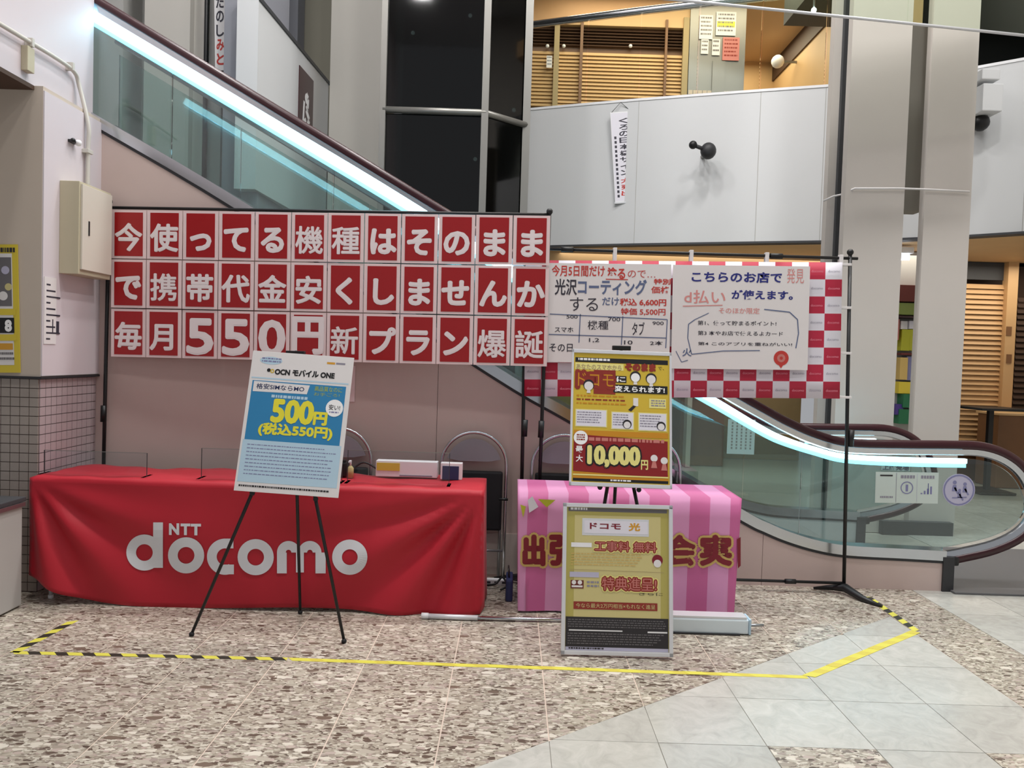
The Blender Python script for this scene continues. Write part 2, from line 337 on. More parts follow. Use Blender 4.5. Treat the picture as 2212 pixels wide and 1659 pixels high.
# the side of the column is faced in the same lilac plaster as the bulkhead
box('trim_2', (-2.80, 4.562, 1.30), (-2.792, 5.24, 2.975), 'lilac wall', kind=S)
tw = box('wall_left_lower', (-6, 4.572, 0), (-2.815, 5.24, 1.29), 'grout dark', kind=S)
box('trim_3', (-6, 4.545, 1.283), (-2.785, 5.24, 1.296), 'dark trim', kind=S)
tm = None
for c in range(12):
    for r in range(23):
        x = -2.815 - (c + 1) * 0.056 + 0.004; z = 1.283 - (r + 1) * 0.0555
        if x < -3.52: continue
        if tm is None:
            o = obj('tile', MB().box((0, -0.006, 0), (0.0515, 0, 0.051), 0), 'tile mosaic', tw, world=False); tm = o.data
        else: o = link('tile', tm, tw)
        o.location = (x, 4.572, z)
mb = MB()
for c in range(12):
    for r in range(23): mb.box((-2.815, 4.576 + c * 0.056, 1.283 - (r + 1) * 0.0555), (-2.809, 4.576 + c * 0.056 + 0.0515, 1.283 - (r + 1) * 0.0555 + 0.051))
obj('side_tiles', mb, 'tile lilac', tw, kind='stuff')
mb = MB()
for c in range(12, 40):
    for r in range(23): x = -2.815 - (c + 1) * 0.056 + 0.004; z = 1.283 - (r + 1) * 0.0555; mb.box((x, 4.566, z), (x + 0.0515, 4.572, z + 0.051))
obj('front_tiles', mb, 'tile mosaic', tw, kind='stuff')
# conduit
def cpt(px, py, X):   # on a plane of constant X
    d = FW * F + RT * (px - 1106) - UP * (py - 829.5); return EYE + d * (X / d.x)
cp = [cpt(-40, 28, -2.83), cpt(60, 88, -2.83), cpt(125, 128, -2.83), cpt(160, 155, -2.83), cpt(171, 185, -2.83)]
pz = spot(172, 393, 4.9)
cp2 = [(p.x, p.y, p.z) for p in cp] + [(-2.768, cp[-1].y, 2.9), (-2.768, cp[-1].y, 2.75), (-2.768, cp[-1].y, 2.5)]
t = thing('conduit', 'off-white electrical conduit pipe bending down the left wall to the cream box', 'pipe', cp2[4])
obj('pipe', MB().tube(smooth(cp2, 5), 0.013, 10), 'cable grey', t)
mb = MB(); mb.box((-2.86, cp[1].y - 0.015, cp[1].z - 0.17), (-2.82, cp[1].y + 0.05, cp[1].z - 0.03), 0.004); obj('junction_box', mb, 'box cream', t)
for k, (px, py) in enumerate(((62, 90), (150, 142))):
    q = cpt(px, py, -2.84); obj('clamp', MB().box((-2.86, q.y - 0.01, q.z - 0.03), (-2.812, q.y + 0.012, q.z + 0.02), 0.003), 'cable grey', t)
obj('clamp', MB().box((-2.795, cp[-1].y - 0.03, 2.72), (-2.75, cp[-1].y + 0.03, 2.745), 0.003), 'cable grey', t)
q = spot(150, 312, 4.9); t2 = thing('wall_sensor', 'small black and white fitting on the left column beside the conduit', 'sensor', q)
mb = MB().use('white'); mb.ball((-2.76, 4.86, q.z), 0.02); mb.use('black'); mb.ball((-2.76, 4.80, q.z), 0.015).box((-2.795, 4.8, q.z - 0.008), (-2.765, 4.87, q.z + 0.008)); obj('sensor_head', mb, None, t2)
# electrical box
eb = thing('electrical_box', 'cream metal electrical box with keyhole door mounted on the left column', 'box', (-2.75, 4.92, 1.93))
obj('housing', MB().box((-2.792, 4.72, 1.925), (-2.672, 5.09, 2.49), 0.004), 'box cream', eb)
dr = obj('door', MB().box((-2.672, 4.735, 1.955), (-2.658, 5.08, 2.475), 0.003), 'box door', eb)
obj('keyhole', MB().box((-2.659, 4.80, 2.17), (-2.654, 4.812, 2.26), 0.001), 'black', dr)
# yellow notice on the column front, paper notice on its side
M, W, H = frame(spot(-60, 528, 4.553), spot(38, 528, 4.553), spot(-60, 805, 4.553))
p = thing('poster', 'yellow bordered poster with photo and a black and white 8 at the left edge', 'poster', M=M)
obj('sheet', MB().box((0, 0, -H), (W, 0.003, 0)), 'yellow print', p, world=False)
P = Print(W, H); P.rect(0.1, 0.07, 0.87, 0.94, 'paper'); P.rect(0.1, 0.02, 0.9, 0.065, 'yellow print', 1); P.marks(0.12, 0.025, 0.95, 0.07, 1, 'char', 2, 0.8, 0.05)
P.rect(0.15, 0.1, 0.85, 0.48, 'char light', 2); P.disc(0.72, 0.2, 0.09, 'lav', 3); P.disc(0.78, 0.33, 0.08, 'khaki light', 3); P.disc(0.66, 0.4, 0.1, 'paper', 3)
P.rect(0.1, 0.50, 0.93, 0.55, 'yellow print', 3); P.rect(0.12, 0.57, 0.89, 0.69, 'black', 3); P.text('8', 0.68, 0.585, 0.84, 0.68, 'pure', 4, 0.06); P.rect(0.1, 0.70, 0.93, 0.75, 'yellow print', 3)
P.rect(0.3, 0.77, 0.85, 0.82, 'orange', 3); P.marks(0.15, 0.84, 0.9, 0.92, 2, 'char light', 3); P.done('print', p)
a = cpt(96, 597, -2.789); b = cpt(122, 600, -2.789); mb = MB().use('paper'); mb.box((-2.791, a.y, a.z - 0.40), (-2.788, b.y, a.z))
mb.use('ink black')
for k in range(10): mb.box((-2.788, a.y + 0.02, a.z - 0.05 - k * 0.036), (-2.7875, a.y + (0.06 + 0.05 * ((k * 7) % 3)), a.z - 0.04 - k * 0.036))
mb.box((-2.788, a.y + 0.08, a.z - 0.33), (-2.7874, a.y + 0.09, a.z - 0.25)); mb.box((-2.788, a.y + 0.12, a.z - 0.33), (-2.7874, a.y + 0.15, a.z - 0.26))
tag(obj('notice', mb), 'narrow white handwritten notice taped on the side of the left column', 'notice')
# grey cabinet lower left
cb = thing('cabinet', 'pale grey low cabinet with a dark top in the bottom left corner', 'cabinet', (-3.0, 4.1, 0))
obj('body', MB().box((-3.4, 3.55, 0.01), (-2.74, 4.31, 0.60), 0.006), 'grey wall', cb)
obj('top', MB().box((-3.42, 3.53, 0.60), (-2.73, 4.33, 0.625), 0.005), 'dark grey', cb)
obj('edge_strip', MB().box((-2.735, 3.545, 0.575), (-2.726, 4.315, 0.598)), 'brushed', cb)
# far left walls and pilasters behind the escalator
box('wall_back', (-6, 8.3, 0), (-2.69, 8.6, 8.6), 'grey wall', kind=S)
def pil(name, px0, px1, Y, d, m, z0=0, z1=8.6):
    x0 = spot(px0, 200, Y).x; x1 = spot(px1, 200, Y).x
    return box(name, (x0, Y, z0), (x1, Y + d, z1), m, kind=S)
pil('wall_pier', 180, 264, 7.9, 0.4, 'grey wall'); pil('wall_pier', 310, 408, 7.8, 0.5, 'cream wall'); pil('wall_pier', 412, 440, 7.9, 0.4, 'cream wall')
pil('wall_pier', 450, 478, 7.95, 0.35, 'grey wall'); pil('wall_pier', 482, 560, 7.4, 0.9, 'blue grey')
q0 = spot(445, 100, 7.7); tag(obj('rod', MB().tube([(q0.x, 7.7, 0), (q0.x, 7.7, 8.5)], 0.022, 8), 'black'), 'thin black vertical rod standing before the grey wall at upper left', 'rod')
M, W, H = frame(spot(462, -60, 7.55), spot(486, -60, 7.55), spot(462, 152, 7.55))
bn = thing('hanging_banner', 'narrow white vertical flag with red and black lettering hanging at upper left', 'banner', M=M)
obj('sheet', MB().box((0, 0, -H), (W, 0.004, 0)), 'paper', bn, world=False); P = Print(W, H)
for k, (c, m_) in enumerate(zip('おたのしみと', ['ink black'] * 3 + ['ink black', 'ink red', 'ink red'])): P.text(c, 0.15, 0.1 + k * 0.145, 0.85, 0.22 + k * 0.145, m_)
P.done('lettering', bn)
# left gallery parapet with dark red sign
def wallstrip(name, pts, z0, z1, th, m, kind=S):
    mb = MB(); n = len(pts); off = []
    for i in range(n):
        a = Vector(pts[max(i - 1, 0)]); b = Vector(pts[min(i + 1, n - 1)]); d = (b - a).normalized(); off.append((pts[i][0] - d.y * th, pts[i][1] + d.x * th))
    mb.plan(list(pts) + off[::-1], z0, z1); return obj(name, mb, m, kind=kind)
wallstrip('wall_left_gallery', [(-2.47, 7.3), (-2.35, 9.5)], 3.0, 4.75, 0.2, 'white wall'); wallstrip('trim_4', [(-2.46, 7.28), (-2.34, 9.52)], 4.75, 4.79, 0.22, 'dark grey')
box('wall_gallery_end', (-2.67, 7.28, 3.0), (-2.47, 7.32, 4.75), 'white wall', kind=S)
pil('wall_column', 712, 823, 9.5, 1.0, 'cream wall'); pil('wall_back_upper', 585, 712, 10.2, 0.3, 'olive wall'); pil('wall_pier', 585, 640, 9.8, 0.3, 'blue grey')
a = (-2.44, 8.55); b = (-2.41, 8.98); A = Vector((-2.395, 8.55, 4.47)); Bv = Vector((-2.372, 8.96, 4.47)); C3 = Vector((-2.395, 8.55, 3.62))
q1 = spot(640, 126, 8.45); q2 = spot(672, 165, 8.95)
A = Vector((-2.40, 8.42, 4.58)); Bv = Vector((-2.374, 8.9, 4.58)); C3 = Vector((-2.40, 8.42, 3.85)); M, W, H = frame(A, Bv, C3)
rs = thing('wall_sign', 'dark red sign with a white ribbon emblem on the left upper parapet', 'sign', M=M)
obj('board', MB().box((0, 0, -H), (W, 0.02, 0)), 'handrail red', rs, world=False); P = Print(W, H)
P.line([(0.5, 0.32), (0.62, 0.36), (0.6, 0.5), (0.5, 0.55), (0.72, 0.66), (0.6, 0.78), (0.75, 0.9)], 0.07, 'pure'); P.line([(0.35, 0.45), (0.3, 0.78), (0.5, 0.7)], 0.05, 'pure'); P.disc(0.52, 0.38, 0.12, 'pure'); P.done('emblem', rs)
# ------------------------------------------------------------------ elevator shaft
c0 = spot(828, 238, 8.0); c1 = spot(1048, 240, 8.0); c2 = spot(1137, 267, 8.38)
sh = thing('elevator_shaft', 'dark glazed elevator shaft with metal mullions behind the escalator', 'elevator', (c0.x, 8, 0))
pts = [(c0.x, 8.0), (c1.x, 8.0), (c2.x, 8.38), (c2.x, 9.4), (c0.x, 9.4)]
obj('core', MB().plan([(c0.x + 0.1, 8.6), (c1.x - 0.1, 8.6), (c2.x - 0.15, 8.9), (c2.x - 0.15, 9.3), (c0.x + 0.1, 9.3)], 0, 8.5), 'dark trim', sh)
for k in range(3):
    p0, p1 = pts[k], pts[k + 1] if k < 2 else pts[3]
    if k == 2: p0, p1 = pts[2], pts[3]
    for z0, z1 in ((0.1, 2.45), (2.5, c0.z - 0.03), (c0.z + 0.03, 8.5)):
        d = Vector((p1[0] - p0[0], p1[1] - p0[1], 0)).normalized(); n_ = Vector((d.y, -d.x, 0)) * 0.01
        obj('pane', MB().plan([(p0[0], p0[1]), (p1[0], p1[1]), (p1[0] - n_.x, p1[1] - n_.y), (p0[0] - n_.x, p0[1] - n_.y)], z0, z1), 'shaft glass', sh)
for x, y, w_ in ((pts[0][0], 8.0, 0.03), (pts[1][0], 8.0, 0.035), (pts[2][0], 8.38, 0.04)):
    obj('mullion', MB().box((x - w_, y - 0.05, 0), (x + w_, y + 0.03, 8.5)), 'dull metal', sh)
for z in (2.47, c0.z, 6.6):
    obj('transom', MB().tube([(pts[0][0], 7.98, z), (pts[1][0], 7.98, z), (pts[2][0], 8.36, z)], 0.035, 8), 'dull metal', sh)
obj('back_panel', MB().plan([(pts[0][0], 9.4), (pts[2][0], 9.4), (pts[2][0], 9.42), (pts[0][0], 9.42)], 0, 8.5), 'shaft dark', sh)
for px, py in ((888, 58), (1014, 20), (1025, 336), (1110, 228)):
    q = spot(px, py, 8.3); obj('lamp_reflection', MB().ball((q.x, 8.45, q.z), 0.022, 12), 'lamp', sh)  # small glowing balls standing in for lamp reflections in the shaft glass
# ------------------------------------------------------------------ gallery: fascia, rail, upper shop
gp = [(-0.05, 10.46), (0.85, 10.12), (1.5, 9.88), (2.19, 9.65), (2.9, 9.42), (3.6, 9.2), (4.3, 8.9), (4.97, 8.5), (5.35, 8.2), (5.9, 7.7), (6.5, 7.0)]
n1 = [p for p in gp]
fas = wallstrip('wall_gallery_front', n1, 3.0, 4.8, 0.14, 'white wall')
for k in (2, 4, 5, 8):
    obj('seam', MB().box((n1[k][0] - 0.003, n1[k][1] - 0.003, 3.0), (n1[k][0] + 0.003, n1[k][1] + 0.01, 4.8)), 'grey wall', fas)
wallstrip('trim_5', [(x, y - 0.01) for x, y in n1], 2.975, 3.0, 0.16, 'dark grey'); wallstrip('trim_6', [(x, y - 0.01) for x, y in n1], 4.8, 4.83, 0.16, 'white')
mb = MB(); mb.plan([(x, y + 0.12) for x, y in n1] + [(8, 8), (8, 15), (0.25, 15)], 3.0, 3.2); obj('ceiling_lower', mb, 'tan wood', kind=S)
mb = MB(); mb.plan([(x, y + 0.12) for x, y in n1] + [(8, 8), (8, 15), (0.25, 15)], 4.6, 4.79); obj('floor_upper', mb, 'slab', kind=S)
mb = MB(); mb.plan([(x, y + 0.4) for x, y in n1] + [(8, 8), (8, 15.4), (0.15, 15.4)], 7.2, 7.5); obj('ceiling_upper', mb, 'soffit', kind=S)
rl = thing('gallery_railing', 'steel handrail on clear glass panels along the upper gallery edge', 'railing', (2.2, 9.6, 4.8))
sp = smooth([(x, y + 0.05, 5.95) for x, y in n1], 4); obj('rail', MB().tube(sp, 0.045, 10), 'steel', rl)
for k in range(len(n1) - 1):
    (x0, y0), (x1, y1) = n1[k], n1[k + 1]; obj('glass_panel', MB().plan([(x0 + .01, y0 + 0.05), (x1 - .01, y1 + 0.05), (x1 - .01, y1 + 0.062), (x0 + .01, y0 + 0.062)], 4.83, 5.9), 'rail glass', rl)
def slats(parent, px0, px1, py0, py1, n, Y, m, name='slat', gap=0.25):
    a = spot(px0, py0, Y); b = spot(px1, py1, Y); h = (a.z - b.z) / n; base = None
    for k in range(n):
        z = b.z + k * h
        if base is None:
            mb = MB(); mb.prism([(0, 0)], 0, 0) if False else None
            x = b.x - a.x; v = [mb.bm.verts.new(p) for p in ((0, 0.0, 0), (x, 0.0, 0), (x, 0.03, h * (1 - gap)), (0, 0.03, h * (1 - gap)), (0, 0.05, 0), (x, 0.05, 0), (x, 0.05, h * (1 - gap)), (0, 0.05, h * (1 - gap)))]
            for q in ((0, 1, 2, 3), (4, 7, 6, 5), (0, 4, 5, 1), (3, 2, 6, 7), (0, 3, 7, 4), (1, 5, 6, 2)): mb.bm.faces.new([v[i] for i in q])
            o = obj(name, mb, m, parent, world=False); base = o.data
        else: o = link(name, base, parent)
        o.location = Vector((a.x, Y - 0.05, z)) - parent.matrix_basis.translation
YU = 12.3
def up(px, py, Y=YU): return spot(px, py, Y)
a = up(1130, 40); b = up(1600, 40)
box('wall_upper_shop', (a.x - 1.0, YU, 4.79), (b.x, YU + 0.15, 7.2), 'brown wood', kind=S)
sf = thing('shop_shutter', 'wooden louvre shutter closing the upper shop, dark opening above it', 'shutter', (up(1310, 200).x, YU, 4.79))
slats(sf, 1143, 1472, 110, 240, 15, YU - 0.02, 'tan wood', 'slat', 0.1); slats(sf, 1143, 1472, 58, 108, 6, YU - 0.01, 'dark wood', 'upper_slat', 0.4)
for px, w_, y0 in ((1202, 11, 50), (1255, 6, 50), (1436, 5, 50), (1478, 12, 45)):
    q = up(px, 100); obj('post', MB().box((q.x - w_ * 0.0037, YU - 0.13, 4.79), (q.x + w_ * 0.0037, YU - 0.08, up(px, y0).z)), 'olive wood' if w_ > 6 else 'brown wood', sf)
obj('lintel', MB().box((up(1135, 55).x, YU - 0.1, up(1143, 56).z), (up(1490, 55).x, YU - 0.005, 7.15)), 'tan wood', sf)
for px in (1182, 1217, 1146, 1360): q = up(px, 105); obj('hook', MB().ball((q.x, YU - 0.1, q.z), 0.03, 8), 'white', sf)
# tiled bay with notices
a = up(1488, 30); b = up(1600, 210)
bay = thing('wall_bay', 'small square tiled wall bay with notices beside the upper shutter', 'wall', (a.x, YU - 0.1, 4.79)); bay['kind'] = S; del bay['category']
obj('backing', MB().box((a.x, YU - 0.14, 4.79), (b.x, YU - 0.02, 7.2)), 'dull metal', bay)
mb = MB()
for c in range(11):
    for r in range(13): mb.box((a.x + 0.01 + c * 0.074, YU - 0.15, 4.8 + r * 0.074), (a.x + 0.072 + c * 0.074, YU - 0.14, 4.862 + r * 0.074))
obj('wall_tiles', mb, 'tan wall', bay, kind='stuff')
q = up(1534, 140); q3 = up(1558, 205); obj('grey_panel', MB().box((q.x, YU - 0.17, 4.79), (q3.x, YU - 0.14, q.z)), 'dull metal', bay)
def notice(px0, py0, px1, py1, Y, m, label, marks='char light', band=None, cat='notice'):
    M, W, H = frame(spot(px0, py0, Y), spot(px1, py0 + (px1 - px0) * .03, Y), spot(px0, py1, Y)); t = thing('notice', label, cat, M=M)
    obj('sheet', MB().box((0, 0, -H), (W, 0.006, 0)), m, t, world=False); P = Print(W, H)
    if band: P.rect(0.05, 0.4, 0.95, 0.65, band, 1)
    P.marks(0.1, 0.08, 0.9, 0.92, max(3, int((py1 - py0) / 9)), marks, 2, 0.4, 0.12); P.done('print', t); return t
notice(1512, 32, 1541, 84, YU - 0.16, 'paper', 'tall white notice on the upper tiled bay, left of the pair'); notice(1548, 25, 1591, 76, YU - 0.16, 'paper', 'white notice with a yellow band on the upper tiled bay', band='poster yellow')
notice(1515, 85, 1531, 116, YU - 0.16, 'paper', 'small white slip on the upper tiled bay, left lower one'); notice(1539, 84, 1556, 119, YU - 0.16, 'paper', 'small white slip on the upper tiled bay, middle lower one')
notice(1562, 80, 1598, 130, YU - 0.16, 'rose', 'reddish patterned notice on the upper tiled bay, lower right', 'brown red')
notice(1181, 120, 1193, 146, YU - 0.14, 'paper', 'tiny pale notice hung on the upper shutter at its left end')
box('wall_upper_return', (4.75, 9.6, 4.79), (4.9, 14.8, 7.2), 'tan wood', kind=S)
box('wall_upper_far', (b.x, 14.7, 4.79), (4.8, 14.85, 7.2), 'tan wood', kind=S)
box('trim_7', (4.70, 10.6, 4.79), (4.75, 14.7, 5.7), 'brown wood', kind=S); box('trim_8', (4.72, 11.2, 6.85), (4.75, 14.7, 7.2), 'dark wood', kind=S)
box('wall_upper_right', (4.9, 12.2, 4.79), (8, 12.4, 7.2), 'dark grey', kind=S)
cl = spot(1758, 22, 10.4); t = thing('ceiling_lamp', 'small round bright lamp under the gallery beside the tall pillars', 'lamp', (cl.x, 10.4, cl.z)); obj('bulb', MB().ball(cl, 0.035, 12), 'lamp', t); obj('stem', MB().tube([(cl.x, cl.y, cl.z + .03), (cl.x, cl.y, 7.2)], 0.015, 8), 'brushed', t)
sl = up(1680, 133, 13.5); t = thing('lamp_globe', 'small white globe lamp fixed on the upper side wall', 'lamp', (sl.x, 13.5, sl.z)); obj('globe', MB().ball(sl, 0.11, 14), 'white', t); obj('bracket', MB().box((sl.x, 13.49, sl.z - 0.02), (4.75, 13.51, sl.z + 0.02)), 'dull metal', t)
# vertical hanging sign and camera on the fascia
Yf = 9.93
M, W, H = frame(spot(1318, 243, Yf), spot(1366, 240, Yf), spot(1311, 438, Yf)); hb = thing('hanging_banner', 'white vertical banner with black and red lettering hung on the white gallery front', 'banner', M=M)
obj('sheet', MB().box((0, 0, -H), (W, 0.01, 0)), 'white', hb, world=False); P = Print(W, H); P.rect(0.02, 0.01, 0.98, 0.99, 'check white')
for k, c in enumerate('くろの日本橋サイン'): P.text(c, 0.36 - k * .006, 0.07 + k * 0.072, 0.80 - k * .006, 0.13 + k * 0.072, 'ink black')
for k, c in enumerate('大売出'): P.text(c, 0.30, 0.735 + k * 0.07, 0.74, 0.795 + k * 0.07, 'ink red')
for k in range(14): P.rect(0.12, 0.27 + k * 0.05, 0.22, 0.30 + k * 0.05, 'ink black', 2)
P.done('lettering', hb)
obj('bottom_bar', MB().box((-0.01, -0.008, -H - 0.02), (W + 0.01, 0.018, -H)), 'alu', hb, world=False); obj('cord', MB().tube([(0.02, 0, 0), (W / 2, 0, 0.12), (W - 0.02, 0, 0)], 0.004, 6), 'dark grey', hb, world=False)
q = spot(1530, 326, 9.35); cm = thing('security_camera', 'dark round spotlight camera with side arm on the white gallery front', 'camera', q)
obj('body', MB().ball(q, 0.10, 18, (0.95, 0.9, 1)), 'dark trim', cm); q2 = spot(1497, 313, 9.3); obj('arm', MB().tube([q, q2], 0.025, 8), 'dark trim', cm); obj('lens_head', MB().ball(q2, 0.05, 14), 'black', cm)
obj('mount', MB().tube([(q.x, q.y, q.z), (q.x, 9.62, q.z)], 0.03, 8), 'dull metal', cm)
q = spot(2118, 265, 8.3); cm = thing('security_camera', 'dark round camera on the white wall right of the tall pillars', 'camera', q); obj('body', MB().ball(q, 0.09, 16), 'black', cm); obj('mount', MB().tube([q, (q.x + .02, 8.5, q.z)], 0.03, 8), 'dark trim', cm)
q = spot(2128, 170, 8.25); q2 = spot(2146, 250, 8.25); tag(obj('wall_unit', MB().box((q.x - 0.1, 8.1, q2.z), (q2.x, 8.42, q.z - 0.1), 0.01).box((q.x - 0.12, 8.1, q.z - 0.06), (q2.x - 0.04, 8.42, q.z + 0.05), 0.01), 'white wall'), 'white box shaped fitting on the right gallery wall above the camera', 'fixture')
# ------------------------------------------------------------------ tall pillars
def pillar(px0, px1, py, Y, d, m, name='pillar'):
    a = spot(px0, py, Y); b = spot(px1, py, Y); return box(name, (a.x, Y, 0), (b.x, Y + d, 8.6), m, kind=S)
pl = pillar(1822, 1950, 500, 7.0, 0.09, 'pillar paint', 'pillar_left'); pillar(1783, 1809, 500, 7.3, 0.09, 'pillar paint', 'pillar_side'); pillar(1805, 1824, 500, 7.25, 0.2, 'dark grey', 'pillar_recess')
pillar(1994, 2094, 500, 7.0, 0.09, 'pillar paint', 'pillar_right')
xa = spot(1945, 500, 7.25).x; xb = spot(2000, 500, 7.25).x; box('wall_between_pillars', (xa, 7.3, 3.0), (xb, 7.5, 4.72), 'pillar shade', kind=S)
q = spot(1960, 1165, 6.95); box('trim_9', (spot(1905, 1165, 6.93).x, 6.93, 0), (spot(2058, 1165, 6.93).x, 7.0, 0.12), 'dark grey', kind=S)
box('ceiling_beam', (xb, 10.4, 6.5), (8, 11.5, 8.5), 'dark grey', kind=S)
# cord wrapped round the pillars
cpth = [spot(1779, 434, 7.25), spot(1800, 424, 7.2), spot(1818, 420, 7.1), spot(1846, 407, 6.97), spot(1940, 407, 6.97), spot(2000, 409, 6.97), spot(2094, 414, 6.97)]
tag(obj('cord', MB().tube(cpth, 0.009, 6), 'paper'), 'pale cord tied round the two tall pillars', 'cord')
# hanging glass smoke curtain with bright edge
e = [spot(1290, -6, 5.75), spot(1500, 16, 5.85), spot(1652, 32, 5.93), spot(1960, 60, 6.1), spot(2260, 92, 6.28)]
zc = 4.2
sm = thing('glass_curtain', 'hanging clear glass draught screen with a bright lower edge before the tall pillars', 'glass screen', e[2])
mb = MB()
for k in range(4): mb.plan([(e[k].x, e[k].y), (e[k + 1].x, e[k + 1].y), (e[k + 1].x, e[k + 1].y + 0.01), (e[k].x, e[k].y + 0.01)], zc, 5.4)
obj('pane', mb, 'smoke glass', sm); obj('edge_channel', MB().tube([(p.x, p.y, zc) for p in e], 0.012, 8), 'alu', sm)
# ------------------------------------------------------------------ shops at the back
YB = 11.6
box('wall_back_shop', (0.0, YB + 0.6, 0), (4.6, YB + 0.7, 3.0), 'olive wood', kind=S)
box('trim_10', (0.3, 10.6, 2.62), (4.6, 10.7, 3.0), 'tan wood', kind=S)
for k, (px0, px1) in enumerate(((1440, 1462), (1512, 1522))):
    pillar_ = pil('wall_post', px0, px1, 11.0, 0.2, 'tan wall', 0, 3.0)
sb = thing('shop_counter', 'dark brown counter far behind the escalator glass', 'counter', (2.6, 11.2, 0)); a = spot(1470, 905, 11.2); b = spot(1565, 905, 11.2)
obj('body', MB().box((a.x, 11.2, 0), (b.x, 11.8, 1.0), 0.01), 'brown wood', sb); obj('worktop', MB().box((a.x - .03, 11.15, 1.0), (b.x + .03, 11.85, 1.04), 0.005), 'dark wood', sb)
for px, py, Y, lab in ((1600, 865, 11.5, ''),):
    pass
# right shutter
YS = 10.6
box('wall_right_back', (4.6, YS + 0.3, 0), (8, YS + 0.4, 3.0), 'dark wood', kind=S)
box('trim_11', (spot(2060, 540, YS).x, YS - 0.05, spot(2100, 562, YS).z), (8, YS + 0.3, 3.0), 'tan wood', kind=S)
rsx = thing('shop_shutter', 'pale wooden louvre shutter of the closed shop right of the tall pillars', 'shutter', (spot(2130, 900, YS).x, YS, 0))
slats(rsx, 2078, 2166, 612, 985, 34, YS, 'pale wood', 'slat', 0.12); obj('backing', MB().box((spot(2076, 612, YS).x, YS + 0.005, 0), (spot(2167, 612, YS).x, YS + 0.02, spot(2078, 612, YS).z)), 'brown wood', rsx); a = spot(2088, 562, YS); b = spot(2168, 606, YS)
obj('upper_vent', MB().box((a.x - .3, YS - 0.02, b.z), (b.x, YS + 0.02, a.z)), 'dark grey', rsx)
a = spot(2168, 562, YS); b = spot(2190, 562, YS); ps = obj('post', MB().box((a.x, YS - 0.12, 0), (b.x, YS, a.z)), 'pale wood', rsx)
for py in (715, 775): q = spot(2180, py, YS - 0.13); obj('lock_plate', MB().box((q.x - 0.035, YS - 0.13, q.z - 0.06), (q.x + 0.035, YS - 0.12, q.z + 0.06)), 'brown wood', ps)
bk = thing('shop_shutter', 'dark brown shutter at the right edge behind the high table', 'shutter', (spot(2205, 900, YS).x, YS + .1, 0)); obj('backing', MB().box((b.x, YS + 0.12, 0), (b.x + 0.6, YS + 0.16, 2.3)), 'dark wood', bk); slats(bk, 2196, 2260, 640, 960, 26, YS + 0.1, 'dark wood')
tb = thing('high_table', 'black pedestal high table before the pale shutter at right', 'table', (spot(2140, 960, 9.6).x, 9.6, 0)); q = spot(2140, 880, 9.6)
obj('tabletop', MB().box((q.x - 0.29, 9.3, q.z - 0.03), (q.x + 0.35, 9.9, q.z), 0.008), 'black', tb); obj('column', MB().box((q.x - 0.03, 9.57, 0.03), (q.x + 0.03, 9.63, q.z - 0.03), 0.005), 'black', tb); obj('base', MB().box((q.x - 0.22, 9.35, 0.0), (q.x + 0.22, 9.85, 0.03), 0.01), 'black', tb)
bw = thing('wooden_counter', 'brown wooden counter at the right edge behind the escalator newel', 'counter', (spot(2190, 960, 9.9).x, 10.1, 0)); q = spot(2158, 897, 9.95); obj('body', MB().box((q.x, 9.95, 0), (q.x + 1.5, 10.4, q.z), 0.01), 'brown wood', bw); obj('worktop', MB().box((q.x - 0.02, 9.92, q.z), (q.x + 1.52, 10.42, q.z + 0.03), 0.005), 'tan wood', bw)
# shop seen between the pillars
YG = 9.8
a = spot(1920, 500, YG); b = spot(2010, 940, YG)
ss = thing('shop_display', 'colourful shop display with posters and goods seen between the two tall pillars', 'display', ((a.x + b.x) / 2, YG, 0))
obj('back_panel', MB().box((a.x - 0.2, YG + 0.02, 0), (b.x + 0.2, YG + 0.1, 2.99)), 'grey wall', ss)
def sb_(px0, py0, px1, py1, m, d=0.08, name='panel'):
    p = spot(px0, py0, YG); q = spot(px1, py1, YG); return obj(name, MB().box((p.x, YG - d, q.z), (q.x, YG + 0.02, p.z), 0.004), m, ss)
sb_(1920, 618, 1996, 655, 'maroon', 0.2, 'red_panel'); yp = sb_(1925, 655, 1975, 682, 'olive text', 0.12, 'yellow_box'); sb_(1976, 650, 1990, 690, 'char', 0.1, 'dark_box'); sb_(1922, 684, 1992, 690, 'handrail red', 0.25, 'shelf')
for x0, x1, y0, y1, m in ((1936, 1950, 694, 712, 'paper'), (1952, 1980, 694, 712, 'check white'), (1938, 1953, 712, 758, 'lime'), (1955, 1975, 712, 758, 'lime'), (1936, 1976, 762, 768, 'maroon'), (1950, 1985, 770, 822, 'lav dark'), (1935, 1949, 772, 820, 'gold'), (1933, 1962, 824, 850, 'yellow print'), (1962, 1982, 824, 850, 'glass text'), (1940, 1976, 850, 880, 'green'), (1926, 1942, 872, 895, 'purple'), (1932, 1976, 882, 915, 'green'), (1924, 1930, 690, 735, 'rose')):
    sb_(x0, y0, x1, y1, m, 0.1 + random.random() * 0.05, 'goods_box')
q = spot(1938, 526, 9.4); q2 = spot(1995, 520, 9.0); fl_ = thing('fluorescent_lamp', 'bright white fluorescent tube lamp seen between the tall pillars', 'lamp', q)
obj('tube', MB().tube([(q.x - .1, 9.4, 2.85), (q2.x, 9.3, 2.85)], 0.035, 10), 'lamp', fl_); obj('casing', MB().box((q.x - .12, 9.3, 2.9), (q2.x + .05, 9.45, 2.97)), 'white', fl_)
